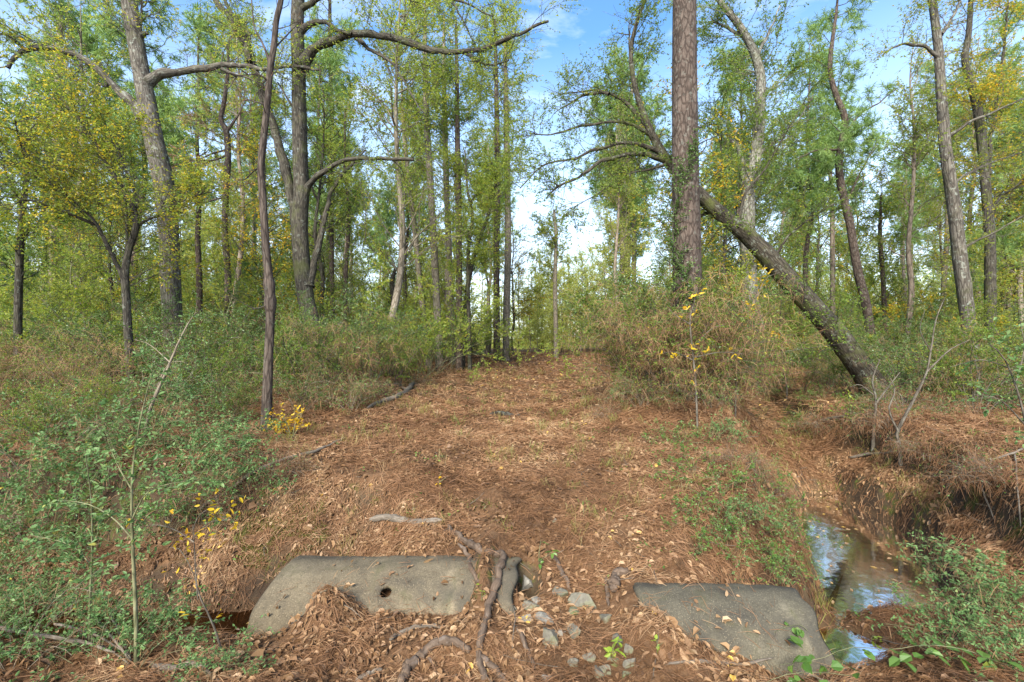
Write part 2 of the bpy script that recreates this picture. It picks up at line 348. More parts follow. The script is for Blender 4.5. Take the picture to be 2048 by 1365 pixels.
def concrete_mat(name, base, spot, stain):
    m, nt, ns, L = new_mat(name)
    t = N(ns, 'ShaderNodeTexCoord')
    n1 = N(ns, 'ShaderNodeTexNoise', i_Scale=1.7, i_Detail=8.0, i_Roughness=.68); L.new(t.outputs['Object'], n1.inputs['Vector'])
    n2 = N(ns, 'ShaderNodeTexNoise', i_Scale=90.0, i_Detail=4.0, i_Roughness=.7); L.new(t.outputs['Object'], n2.inputs['Vector'])
    vo = N(ns, 'ShaderNodeTexVoronoi', i_Scale=85.0); L.new(t.outputs['Object'], vo.inputs['Vector'])
    rp = ramp(ns, [(.36, stain), (.47, tuple(c * .8 for c in base)), (.56, base), (.66, tuple(c * 1.6 for c in base))]); L.new(n1.outputs['Fac'], rp.inputs[0])
    tone = N(ns, 'ShaderNodeMapRange', i_1=.3, i_2=.7, i_3=.6, i_4=1.4); L.new(n2.outputs['Fac'], tone.inputs[0])
    sc = N(ns, 'ShaderNodeVectorMath', operation='SCALE'); L.new(rp.outputs[0], sc.inputs[0]); L.new(tone.outputs[0], sc.inputs['Scale'])
    vs = N(ns, 'ShaderNodeSeparateColor'); L.new(vo.outputs['Color'], vs.inputs[0])
    big = N(ns, 'ShaderNodeMapRange', i_1=.70, i_2=.78); L.new(vs.outputs[0], big.inputs[0])
    dd = N(ns, 'ShaderNodeMapRange', i_1=.38, i_2=.26); L.new(vo.outputs['Distance'], dd.inputs[0])
    mm = N(ns, 'ShaderNodeMath', operation='MULTIPLY'); L.new(big.outputs[0], mm.inputs[0]); L.new(dd.outputs[0], mm.inputs[1])
    mx = N(ns, 'ShaderNodeMix', data_type='RGBA'); L.new(mm.outputs[0], mx.inputs[0]); L.new(sc.outputs[0], mx.inputs[6]); mx.inputs[7].default_value = (*spot, 1)
    n3 = N(ns, 'ShaderNodeTexNoise', i_Scale=3.4, i_Detail=9.0, i_Roughness=.72, i_Distortion=.5); L.new(t.outputs['Object'], n3.inputs['Vector'])
    ms = N(ns, 'ShaderNodeMapRange', i_1=.52, i_2=.66, i_3=0.0, i_4=.6); L.new(n3.outputs['Fac'], ms.inputs[0])
    m5 = N(ns, 'ShaderNodeMix', data_type='RGBA'); L.new(ms.outputs[0], m5.inputs[0]); L.new(mx.outputs[2], m5.inputs[6]); m5.inputs[7].default_value = (.062, .060, .026, 1)
    n4 = N(ns, 'ShaderNodeTexNoise', i_Scale=1.3, i_Detail=6.0, i_Roughness=.6, i_Distortion=1.0); L.new(t.outputs['Object'], n4.inputs['Vector'])
    dk = N(ns, 'ShaderNodeMapRange', i_1=.5, i_2=.62, i_3=0.0, i_4=.55); L.new(n4.outputs['Fac'], dk.inputs[0])
    m6 = N(ns, 'ShaderNodeMix', data_type='RGBA'); L.new(dk.outputs[0], m6.inputs[0]); L.new(m5.outputs[2], m6.inputs[6]); m6.inputs[7].default_value = (.036, .034, .028, 1)
    pb = N(ns, 'ShaderNodeBsdfPrincipled', i_Roughness=.85, i_Specular_IOR_Level=.25); L.new(m6.outputs[2], pb.inputs['Base Color'])
    ah = N(ns, 'ShaderNodeMath', operation='ADD'); L.new(n2.outputs['Fac'], ah.inputs[0]); L.new(mm.outputs[0], ah.inputs[1])
    bp = N(ns, 'ShaderNodeBump', i_Strength=.55, i_Distance=.006); L.new(ah.outputs[0], bp.inputs['Height']); L.new(bp.outputs[0], pb.inputs['Normal'])
    out = N(ns, 'ShaderNodeOutputMaterial'); L.new(pb.outputs[0], out.inputs[0])
    return m
def water_mat():
    m, nt, ns, L = new_mat('tannin_water')
    g = N(ns, 'ShaderNodeNewGeometry')
    n1 = N(ns, 'ShaderNodeTexNoise', i_Scale=5.0, i_Detail=2.0); L.new(g.outputs['Position'], n1.inputs['Vector'])
    bp = N(ns, 'ShaderNodeBump', i_Strength=.06, i_Distance=.05); L.new(n1.outputs['Fac'], bp.inputs['Height'])
    fr = N(ns, 'ShaderNodeFresnel', i_IOR=1.25); L.new(bp.outputs[0], fr.inputs['Normal'])
    gl = N(ns, 'ShaderNodeBsdfGlossy', i_Roughness=.07); gl.inputs['Color'].default_value = (1, 1, 1, 1); L.new(bp.outputs[0], gl.inputs['Normal'])
    tr = N(ns, 'ShaderNodeBsdfTransparent'); tr.inputs['Color'].default_value = (.66, .50, .33, 1)
    mx = N(ns, 'ShaderNodeMixShader'); L.new(fr.outputs[0], mx.inputs[0]); L.new(tr.outputs[0], mx.inputs[1]); L.new(gl.outputs[0], mx.inputs[2])
    out = N(ns, 'ShaderNodeOutputMaterial'); L.new(mx.outputs[0], out.inputs[0])
    return m
def rock_mat(name, a, b, mossy=0.0):
    m, nt, ns, L = new_mat(name)
    t = N(ns, 'ShaderNodeTexCoord')
    n1 = N(ns, 'ShaderNodeTexNoise', i_Scale=14.0, i_Detail=8.0, i_Roughness=.7); L.new(t.outputs['Object'], n1.inputs['Vector'])
    rp = ramp(ns, [(.3, a), (.65, b)]); L.new(n1.outputs['Fac'], rp.inputs[0])
    n2 = N(ns, 'ShaderNodeTexNoise', i_Scale=9.0, i_Detail=5.0); L.new(t.outputs['Object'], n2.inputs['Vector'])
    mr = N(ns, 'ShaderNodeMapRange', i_1=.5, i_2=.6, i_3=0.0, i_4=mossy); L.new(n2.outputs['Fac'], mr.inputs[0])
    mx = N(ns, 'ShaderNodeMix', data_type='RGBA'); L.new(mr.outputs[0], mx.inputs[0]); L.new(rp.outputs[0], mx.inputs[6]); mx.inputs[7].default_value = (.10, .11, .03, 1)
    pb = N(ns, 'ShaderNodeBsdfPrincipled', i_Roughness=.8, i_Specular_IOR_Level=.3); L.new(mx.outputs[2], pb.inputs['Base Color'])
    bp = N(ns, 'ShaderNodeBump', i_Strength=.5, i_Distance=.01); L.new(n1.outputs['Fac'], bp.inputs['Height']); L.new(bp.outputs[0], pb.inputs['Normal'])
    out = N(ns, 'ShaderNodeOutputMaterial'); L.new(pb.outputs[0], out.inputs[0])
    return m
M['ground'] = ground_mat(); M['water'] = water_mat()
M['pipeA'] = concrete_mat('weathered_concrete', (.125, .10, .062), (.21, .17, .11), (.055, .046, .032))
M['pipeB'] = concrete_mat('dark_concrete', (.092, .08, .054), (.19, .16, .105), (.045, .04, .03))
M['rockG'] = rock_mat('grey_green_stone', (.07, .062, .045), (.165, .15, .112), .35)
M['rockW'] = rock_mat('white_stone', (.12, .108, .085), (.25, .23, .185))
M['rockM'] = rock_mat('mossy_stone', (.08, .08, .045), (.17, .17, .10), .8)

# ------------------------------------------------------------------ the setting
def build_ground():
    def graded(fine0, fine1, step, lo, hi, g):
        a = list(np.arange(fine0, fine1, step)); s = step; x = a[-1]
        while x < hi: s *= g; x += s; a.append(x)
        s = step; x = a[0]; b = []
        while x > lo: s *= g; x -= s; b.append(x)
        return np.array(b[::-1] + a)
    xs = graded(-5.5, 7.5, .035, -260, 260, 1.045); ys = graded(2.4, 10.5, .035, -12, 320, 1.04)
    X, Y = np.meshgrid(xs, ys); Z = ground(X, Y)
    nx, ny = len(xs), len(ys)
    i = np.arange(nx * ny).reshape(ny, nx)
    q = np.stack([i[:-1, :-1], i[:-1, 1:], i[1:, 1:], i[1:, :-1]], -1).reshape(-1, 4)
    mb = MB(); mb.add(np.stack([X, Y, Z], -1).reshape(-1, 3), q)
    tag(mb.build('ground', M['ground']), kind='structure')
    print('ground', nx * ny)
def pool(name, outline):
    P = np.array(outline); c = P.mean(0)
    n = len(P); S = spline(np.vstack([P, P[:1]]), 48)[:-1]
    v = []; q = []
    v.append([c[0], c[1], WATER])
    for p in S: v.append([p[0], p[1], WATER])
    k = len(S)
    for a in range(0, k, 2): q.append([0, 1 + a, 1 + (a + 1) % k, 1 + (a + 2) % k])
    mb = MB(); mb.add(v, q)
    tag(mb.build(name, M['water'], smooth=False), kind='structure')
build_ground()
pool('pool_water', [(-2.0, 3.6), (-2.0, 5.4), (-5, 5.6), (-9, 6), (-12.5, 6.6), (-12.5, 4.4), (-8, 3.6), (-5, 3.4)])
pool('creek_water', [(2.3, 3.6), (2.4, 4.9), (3.2, 5.4), (3.4, 6), (4.1, 7.6), (4.7, 8.9), (6.3, 9.0), (6.6, 7.5), (5.8, 5.6), (5.2, 4.6), (4.2, 3.8), (3.2, 3.5)])

# ------------------------------------------------------------------ culvert pipes
def pipe(name, x0, x1, y0, z0, R, mat, label, hole=None, yaw=0.0, ragged=0.0, tilt=0.0, lip=False):
    th = .085; nt_ = 150; L = x1 - x0; nx = int(L / .02)
    a = np.linspace(0, 2 * PI, nt_, endpoint=False); u = np.linspace(0, 1, nx)
    A, U = np.meshgrid(a, u)
    top = np.sin(A)
    xl = x0 - ragged * .17 * np.maximum(1 - top, 0) ** .42 + .012 * np.sin(A * 7) ; xr = x1 - .03 * np.sin(A * 3 + 1) - .02 * np.sin(A * 9)
    X = xl + (xr - xl) * U
    rr = R + .004 * np.sin(A * 13 + U * 9) + .004 * np.sin(U * 31)
    # rounded arrises at the ends
    e = np.minimum(U, 1 - U) * L
    rr = rr - .03 * (1 - np.clip(e / .045, 0, 1)) ** 2
    Yv = rr * np.cos(A); Zv = rr * np.sin(A)
    P = np.stack([X, Yv, Zv], -1)
    keep = np.ones((nx - 1, nt_), bool)
    extra = None
    if hole is not None:
        hx, ha, hr = hole
        s = (A - ha + PI) % (2 * PI) - PI
        dxx = X - hx; dss = s * R
        dist = np.hypot(dxx, dss)
        ins = dist < hr * 1.25
        sc = np.where(ins & (dist > hr * .55), hr / np.maximum(dist, 1e-6), 1)
        dxx2 = dxx * sc; dss2 = dss * sc
        A2 = ha + dss2 / R
        P[..., 0] = np.where(ins, hx + dxx2, P[..., 0]); P[..., 1] = np.where(ins, R * np.cos(A2), P[..., 1]); P[..., 2] = np.where(ins, R * np.sin(A2), P[..., 2])
        core = dist < hr * .7
        cc = core[:-1] & core[1:]; cc = cc | core[:-1] | core[1:]
        keep = ~(cc | np.roll(cc, -1, 1))
    i = np.arange(nx * nt_).reshape(nx, nt_); j = np.roll(i, -1, 1)
    q = np.stack([i[:-1], j[:-1], j[1:], i[1:]], -1)[keep]
    c = np.array([(x0 + x1) / 2, 0, 0])
    V = P - c
    mb = MB(); mb.add(V.reshape(-1, 3), q)
    root = mb.build(name, mat); root.location = (c[0], y0, z0); root.rotation_euler = (0, tilt, yaw)
    so = root.modifiers.new('wall', 'SOLIDIFY'); so.thickness = th; so.offset = -1
    # make sure normals point outward
    tag(root, label, 'culvert pipe')
    return root
pipeA = pipe('culvert_pipe', -2.22, .055, 4.53, -2.76, .56, M['pipeA'], 'long pale speckled concrete culvert pipe with a round dark lifting hole', hole=(-1.16, PI - .93, .05), ragged=1.0)
pipeB = pipe('culvert_pipe', 1.12, 2.62, 4.14, -2.84, .56, M['pipeB'], 'dark grey concrete culvert pipe ending beside the creek pool, half buried in needles', yaw=-.02, tilt=.02)

# ------------------------------------------------------------------ branching
def children(P, n, t0, t1, length, ang=(.6, 1.1), up=.2, wander=.25, k=5, grav=0.0, weight=None, flat=0.0, rg=None, out=None):
    """n child paths sprouting from parent paths P (m,kp,3)"""
    rg = rg or rng
    m, kp, _ = P.shape
    seg = np.linalg.norm(P[:, -1] - P[:, 0], axis=1) + 1e-6 if weight is None else weight
    pi = rg.choice(m, n, p=seg / seg.sum())
    t = rg.uniform(t0, t1, n)
    f = t * (kp - 1); i = np.minimum(f.astype(int), kp - 2); f = (f - i)[:, None]
    pos = P[pi, i] * (1 - f) + P[pi, i + 1] * f
    T = nrm(P[pi, i + 1] - P[pi, i])
    r = rg.normal(0, 1, (n, 3)); r[:, 2] *= (1 - flat); perp = nrm(r - (r * T).sum(1, keepdims=True) * T)
    a = rg.uniform(ang[0], ang[1], n)[:, None]
    d = nrm(T * np.cos(a) + perp * np.sin(a) + np.array([0, 0, up]))
    ln = length(t) if callable(length) else length
    ln = (ln * rg.uniform(.6, 1.25, n))
    st = ln / (k - 1)
    Q = [pos]
    for s in range(k - 1):
        d = nrm(d + rg.normal(0, wander, (n, 3)) + np.array([0, 0, -grav]))
        Q.append(Q[-1] + d * st[:, None])
    return np.stack(Q, 1), pi, t, ln
def leaves_on(mb, P, per, size, t0=.25, width=.45, flat=.7, droop=.15, rbias=0.0, rspan=1.0, mi=0, rg=None, jitter=.0):
    rg = rg or rng
    n, k, _ = P.shape
    if n == 0: return
    pi = np.repeat(np.arange(n), per); N_ = len(pi)
    t = rg.uniform(t0, 1, N_) * (k - 1); i = np.minimum(t.astype(int), k - 2); f = (t - i)[:, None]
    pos = P[pi, i] * (1 - f) + P[pi, i + 1] * f
    if jitter: pos = pos + rg.normal(0, jitter, (N_, 3))
    T = nrm(P[pi, i + 1] - P[pi, i])
    side = nrm(rg.normal(0, 1, (N_, 3)) * np.array([1, 1, .5]))
    d = T * .45 + side * .8 + np.array([0, 0, -droop])
    clump = np.repeat(rg.random(n), per)
    r = np.clip(rbias + rspan * (.55 * rg.random(N_) + .45 * clump), 0, 1)
    leaf_quads(mb, pos, d, size * rg.uniform(.6, 1.25, N_), width, r, flat, rg=rg, mi=mi)
def tufts_on(mb, P, per, length, width, spread=.75, mi=0, tend=.55):
    """pine needles in brushes towards the ends of twigs"""
    n, k, _ = P.shape
    pi = np.repeat(np.arange(n), per); N_ = len(pi)
    t = rng.uniform(tend, 1, N_) * (k - 1); i = np.minimum(t.astype(int), k - 2); f = (t - i)[:, None]
    pos = P[pi, i] * (1 - f) + P[pi, i + 1] * f
    T = nrm(P[pi, i + 1] - P[pi, i])
    d = nrm(T * .75 + rng.normal(0, spread, (N_, 3)))
    cl = np.repeat(rng.random(n), per)
    strips(mb, pos, d, length * rng.uniform(.7, 1.1, N_), width, np.clip(.5 * cl + .5 * rng.random(N_), 0, 1), mi, sag=.1)
def trunk_bump(amp, fx=14, fz=2.2):
    def f(bk, a):
        x = bk[..., 0] * 1.0; y = bk[..., 1]; z = bk[..., 2]
        ang = np.arctan2(y, x - x.mean()) if False else a
        A = np.cos(ang) + 0 * z; B = np.sin(ang) + 0 * z
        n = vnoise(A * 2.2 + z * .35, B * 2.2 - z * .2, 1, 1) * .9 + vnoise(A * 5 + z * fz, B * 5 + z * .3, 1, 2) * .6 + vnoise(A * fx * .7 + 3, B * fx * .7 + z * fz * 1.6, 1, 3) * .5
        return n * amp
    return f
def px_path(pts, ws, d, n=None, dd=0.0, ground_base=False):
    """photo polyline + pixel widths at distance d -> points and radii"""
    pts = np.array(pts, float); ws = np.interp(np.linspace(0, 1, len(pts)), np.linspace(0, 1, len(ws)), ws)
    ds = d + np.linspace(0, 1, len(pts)) * dd if np.isscalar(dd) else d + np.asarray(dd)
    P = np.stack([(pts[:, 0] - CX) / F * ds, ds + 0 * ds, -(pts[:, 1] - CY) / F * ds], 1)
    R = ws * ds / F / 2
    if ground_base:
        z = float(ground(P[0, 0], P[0, 1])) - .12
        P[0, 2] = z if P[1, 2] > z + .15 else P[0, 2]
    PR = np.hstack([P, R[:, None]])
    L = np.linalg.norm(np.diff(P, axis=0), axis=1).sum()
    n = n or max(8, int(L / .10))
    S = spline(PR, n)
    return S[:, :3], np.maximum(S[:, 3], .002)

def tree(name, label, cat, d, trunk, bark, limbs=(), crown=None, sides=22, flare=1.35, group=None, dd=0.0, burl=None, amp=.10, crown_name='crown', extra=None, twigmat=None):
    """a tree traced at distance d: trunk and limbs with true thickness, twigs, and a crown of separate leaves"""
    P, R = px_path(*trunk, d, dd=dd, ground_base=True)
    R = R * .87
    base = P[0].copy()
    root = empty(name, base, label, cat, group)
    s = np.concatenate([[0], np.cumsum(np.linalg.norm(np.diff(P, axis=0), axis=1))])
    R = R * (1 + (flare - 1) * np.exp(-s / .28))
    if burl:
        for (h, amt, w) in burl: R = R * (1 + amt * np.exp(-((P[:, 2] - h) / w) ** 2))
    mb = MB(); tubes(mb, (P - base)[None], R[None], sides, bump=trunk_bump(amp))
    mb.build('trunk', bark, root)
    polys = []; lb = MB(); have = False
    for li in limbs:
        pts, ws = li[0], li[1]; ddl = li[2] if len(li) > 2 else 0.0
        lp, lr = px_path(pts, ws, d, dd=ddl)
        K = len(lp); u_ = np.arange(K) * .22 + lp[0, 0]; env = np.clip(np.arange(K) / 4, 0, 1)
        for ax in range(3): lp[:, ax] += (vnoise(u_, u_ * .4, 1.0, ax + 3) * 1.5 + vnoise(u_, u_ * .4, 2.6, ax + 6) * .6) * np.minimum(lr, .055) * env
        lr = lr * (1 + vnoise(u_, u_ * .3, 1.6, 12) * .35) * (1 + .35 * np.exp(-np.arange(K) / 2.5))
        lr = lr * (.86 - .22 * np.linspace(0, 1, K))
        one = MB(); tubes(one, (lp - base)[None], lr[None], max(8, sides // 2), bump=trunk_bump(amp * .9)); one.build('limb', bark, root)
        polys.append(spline(lp, 10))
    if crown:
        cr = dict(kind='leaf', n1=26, n2=10, per=9, len1=2.0, len2=.7, size=.07, t0=.35, t1=1.0, up=.25, mat='l_green', limb_n1=0, ang=(.7, 1.3), wander=.22, grav=0.0, r1=.02, width=.5, flat=.7, rbias=0, rspan=1, n2t=.3)
        cr.update(crown)
        tp = spline(P, 14)[None]
        L1 = []
        if cr['n1']:
            Q, pi, t, ln = children(tp, cr['n1'], cr['t0'], cr['t1'], cr['len1'] if not callable(cr['len1']) else cr['len1'], cr['ang'], cr['up'], cr['wander'], 7, cr['grav'])
            L1.append(Q)
        if polys and cr['limb_n1']:
            Q, pi, t, ln = children(np.stack(polys), cr['limb_n1'], .2, 1.0, cr.get('limb_len', cr['len1'] * .6), (.5, 1.2), cr['up'], cr['wander'], 7, cr['grav'])
            L1.append(Q)
        B = np.concatenate(L1)
        if cr['kind'] == 'leaf': cr['n2'] *= 2.0; cr['per'] = int(cr['per'] * 1.3)
        if cr['kind'] == 'pine': cr['n2'] *= 2.0; cr['per'] = int(cr['per'] * 1.3)
        rad = np.linspace(1, .25, 7)[None] * (cr['r1'] * rng.uniform(.6, 1.2, len(B)))[:, None]
        tubes(lb, B - base, rad, 5); have = True
        Q2, pi, t, ln = children(B, int(len(B) * cr['n2']), cr['n2t'], 1.0, cr['len2'], (.4, 1.1), cr['up'] * .5, .25, 5, cr['grav'])
        tubes(lb, Q2 - base, np.linspace(1, .4, 5)[None] * np.full((len(Q2), 1), cr['r1'] * .28), 3)
        nb = cr.get('bare', 0)
        if nb:
            src = np.concatenate([np.stack(polys), spline(P[int(len(P) * .35):], 10)[None]]) if polys else spline(P[int(len(P) * .3):], 10)[None]
            b1, _, _, _ = children(src, nb, .1, 1, .8, (.5, 1.3), .05, .28, 7); tubes(lb, b1 - base, np.linspace(1, .3, 7)[None] * rng.uniform(.004, .011, nb)[:, None], 4)
            b2, _, _, _ = children(b1, nb * 4, .2, 1, .42, (.4, 1.1), .05, .28, 5); tubes(lb, b2 - base, np.full((nb * 4, 5), .0028), 3)
        cm = MB()
        if cr['kind'] == 'leaf':
            leaves_on(cm, Q2 - base, cr['per'], cr['size'], .15, cr['width'], cr['flat'], .15, cr['rbias'], cr['rspan'])
            leaves_on(cm, B[:, 3:] - base, max(2, cr['per'] // 2), cr['size'], .2, cr['width'], cr['flat'], .15, cr['rbias'], cr['rspan'])
        elif cr['kind'] == 'pine':
            tufts_on(cm, Q2 - base, cr['per'], cr['size'], cr['width'])
        elif cr['kind'] == 'dead':
            tufts_on(cm, Q2 - base, cr['per'], cr['size'], cr['width'], .5, tend=.3)
        merge(cm, lb, 1); cm.build(crown_name, [M[cr['mat']], twigmat or bark], root, smooth=False)
    return root
exec_trees = True
# ---- the traced trees --------------------------------------------------------------------------------------------------
tree('oak_tree', 'lichen spotted grey oak leaning slightly, with a bare hooked limb', 'tree', 13,
     ([(356, 790), (350, 700), (344, 620), (340, 540), (336, 450), (326, 360), (308, 280), (291, 190), (280, 130), (268, 60), (258, 0), (248, -90), (240, -220)], [54, 44, 40, 40, 40, 41, 38, 36, 33, 32, 30, 25, 16]), M['oak'],
     [([(288, 238), (262, 205), (240, 182), (215, 158), (190, 134), (160, 115), (130, 104), (100, 98), (70, 98), (46, 103), (30, 118), (21, 136)], [24, 19, 17, 16, 14, 12], -1.2),
      ([(52, 101), (34, 85), (12, 71), (-30, 66)], [9, 6], -1.2),
      ([(216, 170), (208, 172), (196, 170)], [10, 7]),
      ([(290, 168), (318, 152), (345, 145), (380, 141), (415, 138), (440, 130), (480, 133), (530, 138), (582, 134), (640, 141)], [24, 19, 17, 14, 11, 8], .8),
      ([(442, 138), (470, 150), (500, 158), (525, 172)], [8, 5, 3], .4),
      ([(284, 70), (292, 68), (297, 70)], [10, 6])],
     dict(bare=100, n1=18, t0=.62, limb_n1=26, limb_len=1.3, n2=9, per=9, size=.07, len1=1.8, mat='l_yg', r1=.016), flare=1.4)
tree('scorched_pine', 'thin scorched pine trunk with a dark burl, standing over a small yellow shrub', 'tree', 7.7,
     ([(532, 862), (535, 780), (538, 700), (541, 620), (538, 560), (531, 480), (526, 400), (522, 340), (528, 270), (535, 200), (540, 140), (548, 90), (553, 40), (562, 0), (575, -90)], [24, 21, 20, 19, 18, 17, 16, 15, 15, 14, 14, 13, 12, 11, 7]), M['dead'],
     [([(540, 130), (528, 90), (512, 60), (505, 20), (502, -20)], [6, 4, 3], .3), ([(538, 165), (520, 150), (490, 150), (462, 156)], [4, 2], -.4), ([(546, 100), (575, 70), (605, 40)], [4, 2], .5), ([(533, 210), (500, 200), (472, 190)], [4, 2], .4), ([(541, 610), (520, 615), (497, 620)], [4, 2], -.3), ([(524, 330), (505, 345), (490, 360)], [4, 2], .2)],
     dict(kind='dead', n1=12, t0=.62, len1=.9, limb_n1=20, limb_len=.5, n2=3, per=3, len2=.25, size=.12, width=.004, mat='n_brown', r1=.008, up=-.05),
     sides=20, flare=1.25, burl=[(.62, .42, .10), (.96, .35, .09), (.80, .15, .2)], crown_name='dead_needles', amp=.12)
tree('oak_tree', 'dark oak split into two stems, its long arched limb reaching over the trail', 'tree', 14,
     ([(642, 792), (632, 700), (621, 640), (611, 590), (603, 520), (600, 450), (603, 380), (600, 300), (598, 200), (597, 120), (594, 60), (596, 0), (598, -90), (600, -220)], [52, 42, 38, 36, 36, 35, 33, 32, 30, 29, 28, 27, 22, 12]), M['oak_dark'],
     [([(614, 575), (601, 500), (588, 420), (570, 340), (552, 270), (535, 215), (515, 160), (500, 110), (480, 70), (450, 25), (430, 0), (390, -70)], [28, 24, 22, 20, 18, 14], .5),
      ([(498, 125), (492, 80), (470, 35), (452, 0), (440, -60)], [12, 9], .9),
      ([(618, 565), (632, 510), (646, 460), (658, 400), (680, 355), (706, 325), (730, 300)], [18, 16, 12, 8, 5], .8),
      ([(604, 410), (612, 380), (630, 358), (655, 338), (690, 322), (730, 318), (780, 319), (826, 318)], [18, 14, 11, 10], -.6),
      ([(603, 135), (618, 108), (640, 92), (670, 80), (700, 70), (740, 70), (790, 78), (830, 90), (870, 100), (905, 106), (940, 103), (985, 92), (1020, 72), (1060, 58), (1095, 42)], [28, 20, 18, 17, 15, 12, 7], -1.5),
      ([(712, 76), (735, 95), (775, 120), (800, 150), (820, 185), (835, 210), (852, 228)], [10, 8, 5, 3], -1.2),
      ([(933, 108), (958, 125), (985, 130), (1018, 120)], [7, 5, 3], -1.5), ([(985, 130), (990, 160), (1000, 200)], [4, 2], -1.5),
      ([(597, 66), (620, 48), (650, 46), (676, 60), (706, 70)], [16, 12, 11], -.6),
      ([(596, 20), (660, -10), (760, -20), (860, -10), (930, 8), (985, 34)], [14, 10, 8, 4], -1.4),
      ([(905, 5), (925, 40), (945, 80)], [5, 3], -1.4), ([(600, 240), (585, 215), (570, 190), (555, 165)], [7, 4])],
     dict(bare=170, n1=14, t0=.8, limb_n1=90, limb_len=1.0, n2=9, per=9, size=.062, len1=1.6, mat='l_yg', r1=.013, up=.1), flare=1.4)
tree('pine_tree', 'large reddish pine with straight plated trunk rising out of the brown thicket', 'tree', 10,
     ([(1379, 810), (1377, 700), (1374, 560), (1372, 420), (1370, 280), (1369, 140), (1369, 0), (1369, -150), (1369, -420)], [76, 64, 63, 60, 57, 54, 51, 46, 36]), M['pine'],
     [], None, sides=48, flare=1.2, amp=.05)
tree('leaning_tree', 'mossy lichen covered tree leaning far over the creek and arching behind the large pine', 'tree', 11,
     ([(1775, 822), (1735, 755), (1700, 705), (1662, 655), (1620, 608), (1575, 558), (1530, 508), (1490, 468), (1450, 435), (1410, 400), (1370, 360), (1335, 323), (1312, 285), (1295, 250), (1277, 200), (1265, 150), (1262, 100), (1272, 50), (1290, 0), (1310, -60)], [64, 52, 49, 47, 45, 43, 40, 35, 32, 29, 26, 23, 19, 16, 13, 11, 10, 8, 7, 4]), M['leaning'],
     [([(1334, 322), (1290, 311), (1240, 312), (1200, 325), (1160, 350), (1120, 372), (1094, 392)], [14, 11, 9, 7, 4], -.8),
      ([(1324, 306), (1290, 294), (1240, 288), (1190, 300), (1150, 316), (1110, 322), (1075, 340), (1040, 376)], [12, 9, 7, 5, 3], -.6),
      ([(1311, 277), (1280, 258), (1245, 247), (1200, 246), (1150, 256), (1100, 268), (1060, 268)], [10, 8, 6, 3], .4),
      ([(1296, 252), (1270, 225), (1240, 200), (1215, 187), (1190, 186), (1165, 193), (1140, 206), (1112, 222)], [11, 9, 7, 3], .8),
      ([(1218, 189), (1190, 179), (1160, 184), (1115, 190)], [6, 3], .8),
      ([(1262, 110), (1258, 80), (1258, 45)], [6, 3], .2),
      ([(1340, 325), (1300, 340), (1255, 350), (1200, 385), (1135, 420)], [7, 4, 2], -.4),
      ([(1330, 330), (1270, 345), (1240, 340)], [6, 3], .5),
      ([(1545, 520), (1580, 470), (1630, 430), (1690, 395), (1760, 350)], [6, 4, 2], -.6), ([(1475, 455), (1490, 390), (1530, 335), (1570, 270), (1608, 205)], [7, 5, 2], .7),
      ([(1450, 436), (1425, 425), (1400, 430)], [14, 10], .3)],
     dict(bare=170, n1=60, t0=.1, limb_n1=110, limb_len=.75, n2=8, per=9, size=.055, len1=1.0, mat='l_green', r1=.010, up=.25, len2=.5), flare=1.3)
tree('grey_pine', 'tall grey trunk with a bent top just behind the large reddish pine', 'tree', 17,
     ([(1506, 770), (1500, 640), (1497, 520), (1495, 430), (1498, 370), (1508, 330), (1516, 280), (1520, 220), (1522, 160), (1510, 110), (1490, 70), (1470, 40), (1445, 10), (1420, -30)], [38, 32, 31, 30, 28, 26, 24, 22, 20, 18, 17, 15, 13, 9]), M['lichen'],
     [([(1497, 440), (1490, 370), (1484, 320), (1474, 290), (1460, 280)], [20, 16, 12], .8), ([(1508, 315), (1560, 275), (1600, 235), (1626, 190)], [8, 5, 3], -1), ([(1490, 72), (1460, 60), (1425, 40)], [9, 5], .5), ([(1512, 115), (1540, 60), (1560, 10)], [8, 4], .5)],
     dict(bare=50, n1=46, t0=.42, limb_n1=22, limb_len=1.4, n2=11, per=10, size=.085, len1=2.1, mat='l_green', r1=.016, up=.2))
tree('crooked_pine', 'slim crooked pine with tufted green crown against the sky by the leaning tree', 'tree', 19,
     ([(1750, 752), (1740, 660), (1730, 600), (1715, 540), (1700, 450), (1688, 400), (1678, 340), (1682, 290), (1690, 240), (1672, 190), (1660, 140), (1665, 80), (1672, 30), (1676, -10)], [22, 19, 18, 17, 16, 15, 15, 14, 13, 12, 10, 8, 6, 4]), M['pine'],
     [([(1690, 265), (1720, 230), (1760, 205), (1790, 180)], [6, 3], .5), ([(1680, 300), (1640, 300), (1590, 320)], [5, 3], -.5), ([(1690, 410), (1730, 330), (1760, 285)], [5, 3], .6)],
     dict(kind='pine', n1=30, t0=.5, t1=1, len1=1.5, limb_n1=9, n2=7, per=22, len2=.5, size=.26, width=.016, mat='n_green', r1=.016, up=.1), flare=1.15)
